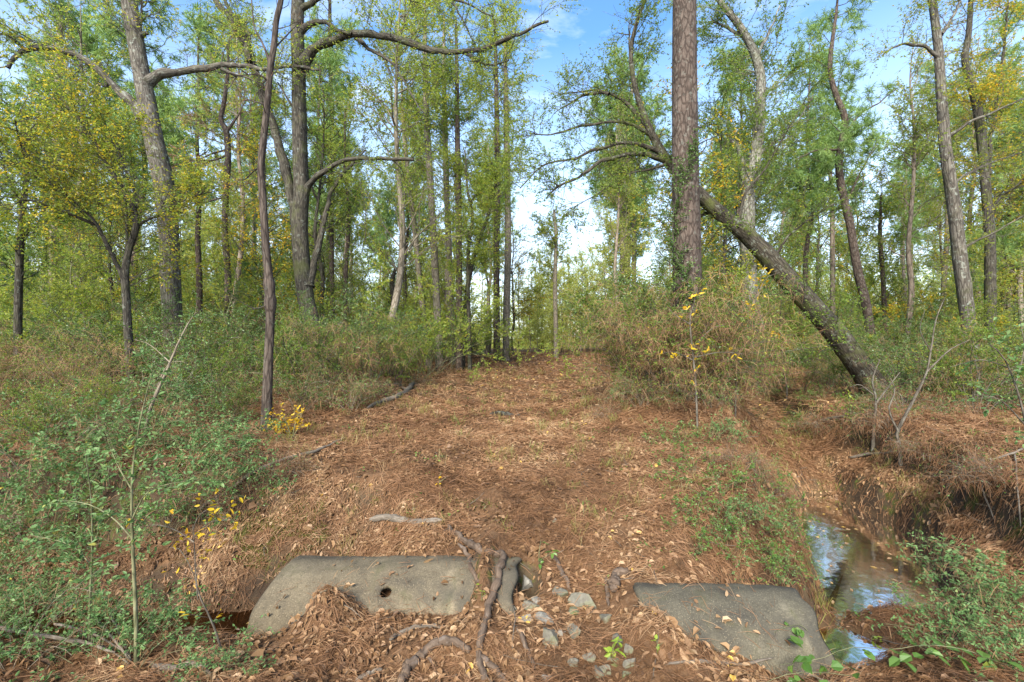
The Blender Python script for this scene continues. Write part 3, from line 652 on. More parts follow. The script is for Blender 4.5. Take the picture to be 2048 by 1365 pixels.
tree('oak_tree', 'tall slender dark trunk with a thin limb hooked towards the sky gap', 'tree', 13,
     ([(1952, 792), (1941, 680), (1931, 600), (1920, 520), (1910, 430), (1900, 360), (1890, 290), (1885, 220), (1880, 150), (1876, 90), (1868, 30), (1862, -20), (1850, -140)], [36, 28, 27, 26, 24, 23, 22, 20, 18, 17, 15, 14, 8]), M['oak'],
     [([(1880, 118), (1856, 98), (1835, 90), (1810, 87), (1788, 95), (1764, 112)], [9, 7, 3], -.5), ([(1882, 70), (1905, 35), (1922, -5)], [8, 5], .4), ([(1898, 272), (1940, 246), (1990, 222), (2060, 192)], [8, 6, 4], -.6),
      ([(1908, 366), (1960, 335), (2060, 300)], [6, 3], .5), ([(1918, 500), (1960, 480), (2050, 430)], [6, 3], -.5)],
     dict(bare=60, n1=16, t0=.5, limb_n1=36, limb_len=.9, n2=8, per=8, size=.065, len1=1.2, mat='l_gold', r1=.010, rspan=.8))
tree('oak_tree', 'dark trunk forking low with a limb lifting to the edge among golden leaves', 'tree', 16,
     ([(1985, 775), (1981, 620), (1980, 480), (1972, 380), (1965, 300), (1955, 220), (1942, 170), (1930, 120), (1938, 60), (1945, -60)], [24, 21, 19, 18, 18, 17, 15, 13, 11, 7]), M['oak_dark'],
     [([(1982, 420), (2005, 392), (2030, 375), (2070, 340)], [8, 6, 5], -.5), ([(1978, 350), (1985, 260), (2000, 160), (2010, 60), (2020, -40)], [8, 6, 4], .4), ([(1935, 135), (1915, 140), (1895, 155)], [5, 3])],
     dict(bare=40, n1=26, t0=.45, limb_n1=30, limb_len=1.3, n2=10, per=10, size=.08, len1=1.6, mat='l_gold', r1=.013))
# left side
tree('young_oak', 'dark twisted young tree with yellow turning leaves beside the lichen spotted oak', 'tree', 10.5,
     ([(264, 800), (258, 700), (252, 590), (250, 545), (258, 500), (272, 455), (268, 420), (240, 370), (215, 330), (190, 285), (160, 240), (120, 200)], [18, 17, 16, 15, 14, 13, 11, 9, 8, 6, 5, 3]), M['oak_dark'],
     [([(250, 560), (230, 520), (205, 470), (165, 420), (120, 380), (60, 340), (0, 320)], [11, 9, 7, 5, 3], -1.0), ([(268, 425), (275, 400), (245, 330), (230, 270)], [8, 5, 3], .5), ([(190, 450), (120, 420), (50, 400), (-30, 390)], [6, 4, 3], -1.3),
      ([(272, 450), (320, 430), (370, 400), (400, 390)], [6, 4, 2], .4), ([(100, 370), (60, 330), (45, 300), (30, 240)], [5, 3], -1.5)],
     dict(bare=110, n1=26, t0=.35, limb_n1=70, limb_len=1.0, n2=10, per=9, size=.065, len1=1.2, mat='l_gold', r1=.010, rspan=.85, up=.1))
tree('young_oak', 'dark thin upright trunk near the picture edge, forked at head height', 'tree', 12,
     ([(36, 790), (36, 640), (38, 560), (40, 500), (44, 440), (50, 380), (56, 300), (60, 220)], [16, 15, 14, 14, 12, 10, 8, 4]), M['oak_dark'],
     [([(40, 510), (55, 470), (62, 440), (80, 400)], [9, 7, 4], .5), ([(46, 420), (25, 370), (5, 330)], [7, 4], -.5)],
     dict(n1=36, t0=.4, limb_n1=18, limb_len=1.2, n2=10, per=10, size=.075, len1=1.5, mat='l_green', r1=.012))
tree('dying_pine', 'slim pine with rust brown needles hanging from its bent upper branches', 'tree', 16,
     ([(452, 770), (452, 680), (456, 560), (450, 470), (452, 390), (456, 320), (453, 265), (442, 240), (448, 205), (455, 150), (458, 80)], [17, 15, 14, 14, 13, 13, 12, 10, 9, 7, 4]), M['pine'],
     [([(455, 262), (475, 235), (490, 205)], [6, 3]), ([(453, 300), (420, 310), (380, 325), (350, 330)], [4, 2], -.6), ([(455, 310), (430, 320), (370, 320), (345, 310)], [4, 2], .4), ([(452, 395), (400, 405), (350, 400)], [4, 2])],
     dict(kind='dead', n1=24, t0=.5, len1=1.3, limb_n1=24, limb_len=.6, n2=5, per=8, len2=.4, size=.22, width=.010, mat='n_brown', r1=.011, up=-.05, grav=.03), crown_name='dead_needles', flare=1.15)
for (lab, d, tr, bk, cr) in [
    ('pale far pine with a spreading top behind the hooked oak limb', 26, ([(104, 745), (106, 560), (110, 400), (113, 260), (117, 130), (120, 60), (122, 10)], [20, 18, 17, 16, 14, 11, 7]), 'far', dict(kind='pine', n1=26, t0=.68, len1=3.0, n2=8, per=26, len2=.9, size=.32, width=.03, mat='n_green', r1=.03)),
    ('slim pine between the far pale pine and the lichen spotted oak', 28, ([(186, 735), (187, 560), (188, 400), (190, 250), (192, 140), (193, 60)], [13, 12, 12, 11, 9, 5]), 'far', dict(kind='pine', n1=26, t0=.55, len1=2.4, n2=8, per=24, len2=.8, size=.32, width=.03, mat='n_green', r1=.026)),
    ('thin pine just past the right side of the two stemmed oak', 24, ([(666, 745), (664, 560), (662, 380), (663, 200), (660, 60), (660, -60)], [12, 11, 11, 10, 8, 5]), 'pine', dict(kind='pine', n1=24, t0=.62, len1=2.0, n2=8, per=22, len2=.7, size=.3, width=.026, mat='n_green', r1=.022)),
    ('thin bare stem swaying between the two stemmed oak and the trail trees', 20, ([(692, 752), (690, 640), (692, 540), (698, 430), (690, 330), (690, 220)], [10, 9, 9, 8, 6, 3]), 'pine', dict(n1=26, t0=.45, len1=1.5, n2=9, per=10, size=.085, mat='l_yg', r1=.013)),
    ('slender trunk bowing leftward, outermost of the trees lining the trail', 22, ([(858, 748), (848, 640), (838, 550), (826, 430), (814, 330), (806, 240), (803, 150)], [14, 13, 12, 11, 10, 8, 4]), 'greypine', dict(n1=40, t0=.45, len1=1.8, n2=10, per=10, size=.09, mat='l_yg', r1=.016)),
    ('straight mossy trunk of thickest stem among the trees lining the trail', 20, ([(880, 755), (875, 640), (870, 540), (865, 440), (859, 340), (853, 240), (850, 120), (850, 10)], [19, 17, 17, 16, 15, 14, 11, 6]), 'greypine', dict(n1=46, t0=.5, len1=1.8, n2=10, per=10, size=.085, mat='l_yg', r1=.018)),
    ('grey trunk with smooth straight stem, second back in the row lining the trail', 23, ([(906, 745), (902, 640), (898, 500), (893, 380), (890, 260), (888, 140), (888, 30)], [15, 14, 14, 13, 12, 9, 5]), 'greypine', dict(n1=46, t0=.5, len1=2.0, n2=10, per=10, size=.095, mat='l_yg', r1=.018)),
    ('dark straight pine trunk in the middle of the group lining the trail', 20, ([(918, 752), (918, 640), (918, 500), (916, 380), (915, 280), (914, 150), (912, 40)], [17, 15, 14, 14, 12, 9, 5]), 'pine', dict(n1=44, t0=.5, len1=1.7, n2=10, per=10, size=.085, mat='l_green', r1=.016)),
    ('thin dark sapling trunk standing foremost at the edge of the trail', 19, ([(940, 757), (938, 660), (936, 560), (938, 490), (945, 430), (935, 380), (930, 300)], [10, 9, 9, 8, 7, 5, 3]), 'oak_dark', dict(n1=40, t0=.4, len1=1.4, n2=10, per=10, size=.085, mat='l_yg', r1=.012)),
    ('crooked forked trunk curving away from the dark middle pine', 21, ([(924, 750), (928, 660), (936, 570), (952, 500), (968, 455), (985, 400), (1000, 330)], [13, 12, 11, 9, 8, 6, 4]), 'oak_dark', dict(n1=40, t0=.45, len1=1.6, n2=10, per=10, size=.085, mat='l_yg', r1=.013)),
    ('straight pale pine, left one of the pair closest to the trail bend', 25, ([(994, 738), (993, 620), (993, 500), (995, 380), (994, 260), (992, 140), (990, 40)], [16, 15, 14, 14, 12, 9, 5]), 'pine', dict(n1=44, t0=.52, len1=2.2, n2=10, per=10, size=.10, mat='l_yg', r1=.02)),
    ('straight grey pine, right one of the pair closest to the trail bend', 26, ([(1012, 735), (1013, 620), (1016, 500), (1015, 380), (1013, 260), (1011, 150), (1010, 70)], [17, 16, 15, 14, 13, 10, 6]), 'greypine', dict(n1=44, t0=.5, len1=2.4, n2=10, per=10, size=.10, mat='l_yg', r1=.02)),
    ('slim grey trunk standing far back where the trail bends', 34, ([(1112, 722), (1111, 640), (1110, 560), (1112, 480), (1108, 420)], [11, 10, 10, 8, 5]), 'greypine', dict(n1=40, t0=.35, len1=2.2, n2=10, per=10, size=.13, mat='l_yg', r1=.02)),
    ('dark broken snag with stubby crooked arms in the far thicket', 24, ([(786, 740), (785, 660), (787, 600), (784, 565), (790, 540)], [15, 14, 14, 12, 6]), 'oak_dark', dict(n1=12, t0=.6, len1=1.6, n2=8, per=8, size=.09, mat='l_yg', r1=.03)),
    ('straight far pine, tallest of the three beyond the thicket left of the large pine', 34, ([(1243, 722), (1244, 600), (1245, 480), (1245, 360), (1246, 240), (1247, 170)], [12, 12, 11, 11, 9, 5]), 'far', dict(kind='pine', n1=34, t0=.5, len1=3.0, n2=8, per=26, len2=.9, size=.36, width=.035, mat='n_green', r1=.03)),
    ('far pine in the middle of the three beyond the thicket', 35, ([(1256, 720), (1256, 600), (1256, 480), (1255, 380), (1256, 280)], [11, 10, 10, 9, 5]), 'far', dict(kind='pine', n1=34, t0=.45, len1=2.8, n2=8, per=26, len2=.9, size=.36, width=.035, mat='n_green', r1=.03)),
    ('far pine nearest the large pine of the three beyond the thicket', 36, ([(1268, 720), (1268, 600), (1268, 480), (1266, 360), (1264, 220), (1264, 150)], [11, 10, 10, 9, 8, 5]), 'far', dict(kind='pine', n1=34, t0=.5, len1=2.8, n2=8, per=26, len2=.9, size=.36, width=.035, mat='n_green', r1=.03)),
    ('thin pine with small tufted top beside the crooked pine', 26, ([(1664, 742), (1665, 620), (1665, 500), (1664, 420), (1660, 330), (1661, 250)], [11, 11, 10, 9, 8, 4]), 'far', dict(kind='pine', n1=22, t0=.6, len1=2.0, n2=7, per=24, len2=.7, size=.3, width=.028, mat='n_green', r1=.024)),
    ('slim bent trunk reddened by bark between crooked pine and swaying oak', 24, ([(1772, 748), (1770, 640), (1765, 540), (1760, 470), (1762, 390)], [11, 10, 9, 8, 4]), 'pine', dict(n1=34, t0=.35, len1=1.8, n2=10, per=10, size=.10, mat='l_green', r1=.016)),
    ('straight far trunk in front of golden foliage near the picture edge', 24, ([(2018, 748), (2020, 620), (2022, 480), (2025, 350), (2026, 220)], [14, 13, 12, 10, 5]), 'far', dict(n1=40, t0=.35, len1=2.4, n2=10, per=10, size=.11, mat='l_gold', r1=.018)),
]:
    tree('pine_tree' if bk in ('pine', 'far', 'greypine') else 'slender_tree', lab, 'tree', d, tr, M[bk], [], cr, sides=12, flare=1.2)


# ------------------------------------------------------------------ more woodland: every tree a thing, built once per kind and copied
def proto_tree(kind, seed, h, mat, bark, name, n1, n2, per, size, len1, t0, r0, up=.25, width=.5, lean=.4, len2=.9, r1=.03, shape=None, rspan=1.0, dead=0):
    global rng
    keep = rng; rng = np.random.default_rng(seed)
    k = 9
    P = np.zeros((k, 3)); P[:, 2] = np.linspace(-.2, h, k)
    wob = np.cumsum(rng.normal(0, lean / k, (k, 2)), 0); P[:, :2] = wob - wob[0]
    Sx = spline(P, 26); R = r0 * (1 - np.linspace(0, 1, 26) ** 1.3 * .9); R[0] *= 1.3
    root = empty(name, (0, 0, 0), name, 'tree')
    mb = MB(); tubes(mb, Sx[None], R[None], 10, bump=trunk_bump(.08)); mb.build('trunk', bark, root)
    fl = (lambda t: len1 * (1.05 - .75 * np.clip((t - t0) / (1 - t0), 0, 1))) if shape == 'pine' else (lambda t: len1 * (1.0 - .6 * np.clip((t - t0) / (1 - t0), 0, 1) ** 2))
    B, pi, t, ln = children(spline(P, 20)[None], n1, t0, .99, fl, (.7, 1.25), up, .2, 7)
    lb = MB(); tubes(lb, B, np.linspace(1, .25, 7)[None] * (r1 * rng.uniform(.6, 1.2, len(B)))[:, None], 4)
    if dead:
        D, _, _, _ = children(spline(P, 20)[None], dead, .15, t0, .9, (1.2, 1.6), -.05, .2, 5); tubes(lb, D, np.linspace(1, .3, 5)[None] * np.full((dead, 1), r1 * .5), 3)
    Q, pi, t, ln = children(B, int(n1 * n2), .25, 1.0, len2, (.4, 1.1), up * .5, .25, 5)
    tubes(lb, Q, np.linspace(1, .4, 5)[None] * np.full((len(Q), 1), r1 * .25), 3)
    cm = MB()
    if kind == 'pine': tufts_on(cm, Q, per, size, width)
    else:
        leaves_on(cm, Q, per, size, .1, width, .7, .15, 0, rspan); leaves_on(cm, B[:, 2:], max(2, per // 2), size, .1, width, .7, .15, 0, rspan)
    merge(cm, lb, 1); cm.build('crown', [M[mat], bark], root, smooth=False)
    rng = keep
    return root
PT = {
    'pineA': proto_tree('pine', 101, 21, 'n_green', M['far'], 'pine_tree', 44, 17, 26, .30, 2.8, .48, .19, .12, .024, .8, .8, .035, 'pine', dead=14),
    'pineB': proto_tree('pine', 102, 17, 'n_green', M['pine'], 'pine_tree', 40, 16, 26, .28, 2.3, .42, .15, .15, .024, 1.0, .75, .03, 'pine', dead=12),
    'pineC': proto_tree('pine', 103, 12, 'n_green', M['greypine'], 'pine_tree', 34, 15, 26, .26, 1.9, .28, .10, .18, .022, .8, .65, .025, 'pine'),
    'oakA': proto_tree('leaf', 111, 15, 'l_yg', M['greypine'], 'broadleaf_tree', 50, 20, 11, .10, 3.2, .25, .15, .3, .5, 1.2, .9, .032),
    'oakB': proto_tree('leaf', 112, 12, 'l_green', M['oak_dark'], 'broadleaf_tree', 44, 20, 11, .09, 2.6, .2, .11, .3, .5, 1.4, .8, .028),
    'oakC': proto_tree('leaf', 113, 17, 'l_yg', M['far'], 'broadleaf_tree', 46, 20, 11, .11, 2.6, .35, .14, .35, .5, 1.0, .9, .03),
    'oakD': proto_tree('leaf', 114, 9, 'l_gold', M['oak_dark'], 'broadleaf_tree', 38, 18, 10, .085, 2.2, .18, .08, .3, .5, 1.3, .7, .022),
    'sapA': proto_tree('leaf', 121, 6, 'l_yg', M['twig_green'], 'sapling', 30, 16, 10, .07, 1.2, .15, .03, .4, .45, .8, .5, .012),
    'bright': proto_tree('leaf', 123, 7, 'l_bright', M['twig'], 'small_tree', 46, 18, 11, .10, 1.9, .03, .05, .3, .5, .8, .6, .02),
    'sapB': proto_tree('leaf', 122, 4.5, 'l_green', M['twig'], 'sapling', 26, 16, 10, .06, 1.0, .12, .025, .35, .45, .9, .45, .01),
}
DESC = {'pineA': 'tall pale straight pine with a high open crown', 'pineB': 'reddish pine with short dead stubs below its crown', 'pineC': 'young grey pine green almost to the ground',
        'oakA': 'broad yellow green tree with airy foliage', 'oakB': 'dark stemmed tree with fresh green foliage', 'oakC': 'tall thin yellow green tree with narrow crown', 'oakD': 'small golden leaved tree',
        'bright': 'bright pale green bushy tree', 'sapA': 'thin yellow green sapling', 'sapB': 'small green sapling with wiry stem'}
USED = {}
def where(x, y):
    p = CX + F * x / y
    if y > 42: z = 'far back '
    elif y > 27: z = 'farther in '
    else: z = 'close in '
    for lim, t in ((130, 'beyond the forked edge trunk'), (330, 'beyond the hooked oak limb'), (520, 'behind the dying pine'), (780, 'behind the two stemmed oak'), (960, 'behind the row lining the trail'), (1120, 'near the trail bend'),
                   (1330, 'beyond the thicket beside the large pine'), (1560, 'behind the grey trunk'), (1760, 'behind the leaning tree'), (1960, 'behind the swaying oak')):
        if p < lim: return z + t
    return z + 'past the golden foliage'
def plant(key, x, y, sc=1.0, lab=None):
    rz = rng.uniform(0, 6.28); loc = (x, y, float(ground(x, y)) - .05)
    if y > 42 or True: label = DESC[key] + ' ' + where(x, y)
    w_ = label.split()
    if len(w_) > 16: label = ' '.join(w_[:16])
    g = 'woodland trees: ' + DESC[key]
    if key not in USED:
        r = PT[key]; r.location = loc; r.rotation_euler = (0, 0, rz); r.scale = (sc,) * 3; r['label'] = label; r['group'] = g; USED[key] = 1
    else: copy_thing(PT[key], loc, rz, sc, label, g)
placed = []
def ok(x, y, dmin):
    return all((x - a) ** 2 + (y - b) ** 2 > dmin ** 2 for a, b in placed)
trng = np.random.default_rng(77)
def scatter(n, y0, y1, keys, pr, dmin, lo=-1.22, hi=1.22, avoid=(), smin=.85, smax=1.2, clear=3.0):
    c = 0; tries = 0
    while c < n and tries < n * 60:
        tries += 1
        y = math.sqrt(trng.uniform(y0 * y0, y1 * y1)); x = trng.uniform(lo, hi) * y
        p = CX + F * x / y
        if abs(x - float(trail_x(y))) < clear + y * .02 or any(a < p < b for a, b in avoid) or not ok(x, y, dmin): continue
        if float(ground(x, y)) < -1.9: continue
        placed.append((x, y)); plant(keys[trng.choice(len(keys), p=pr)], x, y, trng.uniform(smin, smax)); c += 1
GAPS = ((1040, 1215), (1735, 1850))
scatter(17, 16, 27, ['oakA', 'oakB', 'oakC', 'pineB', 'pineC', 'oakD'], [.2, .18, .2, .16, .12, .14], 2.4, avoid=GAPS + ((790, 1060), (1215, 1330), (1540, 1860)))
scatter(38, 27, 45, ['pineA', 'pineB', 'oakA', 'oakB', 'oakC', 'pineC', 'oakD'], [.2, .16, .2, .1, .16, .08, .1], 3.0, avoid=GAPS + ((1600, 1740),))
scatter(56, 45, 80, ['pineA', 'oakA', 'oakC', 'oakB', 'pineC'], [.3, .25, .2, .15, .1], 4.0, avoid=((1050, 1250),))
scatter(58, 11.5, 30, ['sapA', 'sapB', 'oakD'], [.46, .42, .12], 1.3, clear=2.4, avoid=((760, 1200), (1580, 1840)))
scatter(110, 28, 62, ['sapA', 'oakD', 'bright', 'sapB'], [.3, .1, .4, .2], 1.8, clear=2.4, smin=1.1, smax=1.7, avoid=((930, 1240),))
for x, y, k, s_ in ((5.2, 47, 'bright', 1.1), (7.4, 49, 'bright', 1.3), (4.2, 46, 'bright', .8), (6.6, 53, 'bright', 1.5), (9.6, 52, 'bright', 1.4), (3.4, 52, 'bright', 1.2), (8.4, 58, 'bright', 1.7), (2.0, 49, 'bright', 1.2), (12, 55, 'bright', 1.5), (0.6, 52, 'bright', 1.3), (6.2, 70, 'oakA', .8), (10.5, 50, 'bright', 1.3), (2.2, 41, 'sapA', 1.0), (6.0, 64, 'bright', 2.0), (3.6, 60, 'bright', 1.8), (11, 66, 'bright', 2.0), (13, 62, 'bright', 1.7)):
    plant(k, x, y, s_)
for x, y, k, s_ in ((-14.4, 21, 'pineB', 1.0), (-17.0, 20.5, 'pineB', 1.1), (-11.6, 19, 'oakC', .9), (-9.4, 22, 'pineB', .95), (8.9, 18.5, 'oakB', 1.0), (10.8, 20, 'oakC', .85), (18.5, 21, 'oakC', .9), (20, 19, 'oakD', 1.1), (15.5, 24, 'pineB', 1.0), (5.6, 24, 'oakC', .8), (17, 33, 'oakD', 1.5), (24, 36, 'oakD', 1.8)):
    plant(k, x, y, s_)

# the woods farther off, one mass
fm = MB(); nf = 15000
fy = np.sqrt(rng.uniform(58 ** 2, 115 ** 2, nf)); fx = rng.uniform(-1.35, 1.35, nf) * fy
tall = 6 + 13 * np.clip(vnoise(fx, fy, .05, 9) + .5, 0, 1)
fz = ground(fx, fy) + rng.uniform(0, 1, nf) ** 1.9 * tall
ctr = np.stack([fx, fy, fz], 1)
m_ = 16; pp = np.repeat(ctr, m_, 0) + rng.normal(0, .55, (nf * m_, 3))
leaf_quads(fm, pp, rng.normal(0, 1, (nf * m_, 3)), rng.uniform(.25, .5, nf * m_), .5, np.clip(.6 * np.repeat(rng.random(nf), m_) + .4 * rng.random(nf * m_), 0, 1), .3)
nt2 = 110; ty = np.sqrt(rng.uniform(70 ** 2, 120 ** 2, nt2)); tx = rng.uniform(-1.3, 1.3, nt2) * ty; tz = ground(tx, ty)
tp = np.stack([np.stack([tx + rng.normal(0, .15, nt2), ty, tz + q_ * rng.uniform(.8, 1.2, nt2)], 1) for q_ in (0, 5, 10, 14)], 1)
fb = MB(); tubes(fb, tp, np.array([[.16, .14, .10, .04]]) * rng.uniform(.6, 1.3, (nt2, 1)), 5, mi=1)
fm.v += fb.v; fm.q += [fb.q[0] + fm.n]; fm.r += fb.r; fm.b += fb.b; fm.mi += fb.mi
tag(fm.build('distant_woods', [M['l_bright'], M['far']], smooth=False), 'pale yellow green mass of distant woods behind all the trees', 'woods', kind='stuff')  # same lightened leaf colour as the pale bushy trees, no haze

# ------------------------------------------------------------------ understory shrubs
def proto_shrub(seed, h, ns_, spread, mat, size, twigs, per, stem, name, strands=0, width=.5, r0=.008, n1=6, arch=.12, smat='n_tan', slen=.25, sw=.004, flat=.8, l1=.45, l2=.22):
    global rng
    keep = rng; rng = np.random.default_rng(seed)
    root = empty(name, (0, 0, 0), name, 'shrub')
    a = rng.uniform(0, 2 * PI, ns_); tilt = rng.uniform(.05, 1, ns_) * spread
    d = np.stack([np.cos(a) * tilt, np.sin(a) * tilt, np.ones(ns_)], 1); d = nrm(d)
    pos = np.stack([np.cos(a) * tilt * .25 * h * .5, np.sin(a) * tilt * .25 * h * .5, np.full(ns_, -.06)], 1)
    ln = h * rng.uniform(.6, 1.1, ns_); P = [pos]
    for s_ in range(7):
        d = nrm(d + rng.normal(0, .12, (ns_, 3)) + np.stack([np.cos(a) * arch, np.sin(a) * arch, -np.full(ns_, arch * .8)], 1) * (s_ / 4))
        P.append(P[-1] + d * (ln / 7)[:, None])
    P = np.stack(P, 1)
    lb = MB(); tubes(lb, P, np.linspace(1, .3, 8)[None] * (r0 * rng.uniform(.6, 1.3, ns_))[:, None], 5)
    B, _, _, _ = children(P, ns_ * n1, .2, 1, h * l1 * .5, (.5, 1.2), .15, .22, 5); tubes(lb, B, np.linspace(1, .4, 5)[None] * np.full((len(B), 1), r0 * .38), 3)
    Q, _, _, _ = children(B, twigs, .15, 1, l2, (.4, 1.1), .1, .22, 4, flat=.4); tubes(lb, Q, np.linspace(1, .5, 4)[None] * np.full((len(Q), 1), r0 * .2), 3)
    lb.build('stems', M[stem], root)
    if per:
        cm = MB(); leaves_on(cm, Q, per, size, .05, width, flat, .1); cm.build('leaves', M[mat], root, smooth=False)
    if strands:
        sm = MB(); A = np.concatenate([B[:, 1:5], Q]); pi = rng.choice(len(A), strands); i = rng.integers(0, 4, strands)
        p = A[pi, i]; dd = np.stack([rng.normal(0, .75, strands), rng.normal(0, .75, strands), rng.normal(-.75, .6, strands)], 1)
        cl = rng.random(len(A))[pi]
        strips(sm, p, dd, slen * rng.uniform(.5, 1.2, strands), sw, np.clip(.5 * cl + .5 * rng.random(strands), 0, 1), sag=.15); sm.build('dead_needles', M[smat], root, smooth=False)
    rng = keep
    return root
FINE = True
PS = {
    'privet': proto_shrub(201, 1.7, 9, .9, 'l_privet', .056, 170, 9, 'twig_pale', 'privet_shrub', strands=200, n1=7, l1=.6, l2=.26),
    'privetB': proto_shrub(202, 1.2, 9, 1.2, 'l_privet', .050, 150, 9, 'twig_green', 'privet_shrub', strands=300, arch=.2, n1=7, l1=.7, l2=.24),
    'yaupon': proto_shrub(203, 2.7, 12, .6, 'l_dark', .040, 700, 12, 'twig', 'evergreen_shrub', strands=500, r0=.011, l2=.26),
    'yauponB': proto_shrub(204, 2.1, 10, .7, 'l_green', .042, 560, 12, 'twig', 'evergreen_shrub', strands=450, r0=.010, l2=.25),
    'yg': proto_shrub(205, 3.2, 9, .5, 'l_yg', .055, 620, 11, 'twig_green', 'leafy_shrub', strands=160, r0=.011, l2=.28),
    'brown': proto_shrub(206, 2.1, 15, .65, 'l_green', .038, 420, 6, 'twig', 'brushy_thicket', strands=2300, r0=.007, slen=.19),
    'brownB': proto_shrub(207, 1.4, 16, .9, 'l_dark', .036, 380, 8, 'twig_pale', 'brushy_thicket', strands=1500, r0=.006, arch=.25, slen=.17),
    'gold': proto_shrub(208, 2.4, 7, .5, 'l_gold', .06, 420, 9, 'twig', 'golden_shrub', r0=.009),
    'low': proto_shrub(209, .6, 10, 1.3, 'l_vine', .030, 130, 9, 'twig_green', 'ground_shrub', r0=.004, arch=.25, l1=.6, l2=.12, strands=120, slen=.14),
    'lowP': proto_shrub(210, .75, 10, 1.3, 'l_privet', .036, 140, 9, 'twig_green', 'ground_shrub', r0=.004, arch=.25, l1=.7, l2=.17, strands=120, slen=.14),
    'heap': proto_shrub(211, .5, 26, 1.5, 'l_dark', .03, 300, 1, 'twig_pale', 'brush_heap', strands=1500, r0=.005, arch=.35, smat='n_brown', slen=.17, l1=.8),
}
FINE = False
SD = {'privet': 'arching blue green privet shrub', 'privetB': 'low spreading blue green privet shrub', 'yaupon': 'wispy dark evergreen shrub', 'yauponB': 'mid green small leaved shrub', 'yg': 'tall thin yellow green shrub',
      'brown': 'brushy shrub hung with brown needles', 'brownB': 'tangled brown brush with few leaves', 'gold': 'open shrub with golden leaves', 'low': 'low bright green creeping plant', 'lowP': 'low blue green plant', 'heap': 'heap of dead twigs and needles'}
SU = {}
def shrub(key, x, y, sc=1.0, place=None, z=None, group=None):
    rz = rng.uniform(0, 6.28); loc = (x, y, float(ground(x, y)) - .02 if z is None else z)
    if place is None:
        p = CX + F * x / y
        place = ('far back' if y > 24 else 'in the thicket')
        for lim, t in ((200, ' under the young oak'), (380, ' around the lichen spotted oak'), (540, ' behind the scorched pine'), (700, ' about the two stemmed oak'), (900, ' before the row of trail trees'), (1110, ' by the trail bend'), (1330, ' left of the large pine'), (1480, ' behind the large pine'), (1650, ' beneath the leaning tree'), (1850, ' behind the creek bank')):
            if p < lim: place += t; break
        else: place += ' below the golden foliage'
    label = SD[key] + ' ' + place; g = group or ('understory: ' + SD[key])
    if key not in SU:
        r = PS[key]; r.location = loc; r.rotation_euler = (0, 0, rz); r.scale = (sc,) * 3; r['label'] = label; r['group'] = g; SU[key] = 1
    else: copy_thing(PS[key], loc, rz, sc, label, g)
srng = np.random.default_rng(31)
def fill(n, y0, y1, keys, pr, side, dmin, smin, smax, clear, slope=1.2):
    c = t = 0; mine = []
    while c < n and t < n * 80:
        t += 1
        y = math.sqrt(srng.uniform(y0 * y0, y1 * y1)); x = srng.uniform(0, slope) * y * side
        if side > 0 and x < float(trail_x(y)) + clear or side < 0 and x > float(trail_x(y)) - clear: continue
        if y > 18 and 955 < CX + F * x / y < 1235: continue
        if side > 0 and y < 11.6 and 1470 < CX + F * x / y < 1790: continue
        if float(ground(x, y)) < -1.85 or any((x - a) ** 2 + (y - b) ** 2 < dmin ** 2 for a, b in mine): continue
        mine.append((x, y)); shrub(keys[srng.choice(len(keys), p=pr)], x, y, srng.uniform(smin, smax)); c += 1
K1 = ['yaupon', 'yauponB', 'brown', 'brownB', 'privet', 'yg', 'gold']
fill(62, 8.2, 17, K1, [.24, .2, .16, .14, .16, .06, .04], -1, .75, .75, 1.15, 3.4)
fill(52, 15, 28, K1, [.2, .24, .08, .04, .04, .32, .08], -1, 1.1, 1.0, 1.6, 3.3)
fill(48, 27, 48, ['yg', 'yauponB', 'gold', 'yaupon'], [.55, .25, .1, .1], -1, 1.6, 1.3, 2.2, 3.6)
fill(44, 8.8, 17, K1, [.22, .2, .22, .18, .08, .04, .06], 1, .75, .7, 1.1, 2.9)
fill(46, 15, 28, K1, [.2, .24, .08, .04, .02, .32, .10], 1, 1.1, 1.0, 1.6, 2.6)
fill(48, 27, 48, ['yg', 'yauponB', 'gold', 'yaupon'], [.55, .25, .1, .1], 1, 1.6, 1.3, 2.2, 2.6)
def shrubs_px(rows, place, group):
    for key, px, py, sc in rows:
        p = gp(px, py); shrub(key, p[0], p[1], sc, place, group=group)
# brown thicket round the large pine
for key, px, d, sc in (('brown', 1340, 9.6, 1.35), ('brown', 1420, 9.5, 1.35), ('brown', 1385, 9.3, 1.2), ('yauponB', 1310, 11, 1.5), ('brown', 1262, 10.4, .95), ('brown', 1275, 9.6, 1.15), ('brown', 1320, 9.2, 1.2), ('brown', 1365, 9.0, 1.1), ('brown', 1410, 9.1, 1.2), ('brown', 1450, 9.3, .9), ('yauponB', 1285, 9.9, 1.25), ('yaupon', 1300, 10.4, 1.2), ('yauponB', 1258, 11.2, 1.1), ('brownB', 1285, 8.9, .7), ('brownB', 1420, 8.7, .9)):
    x = (px - CX) / F * d; shrub(key, x, d, sc, 'crowded round the foot of the large pine', group='thicket round the large pine')
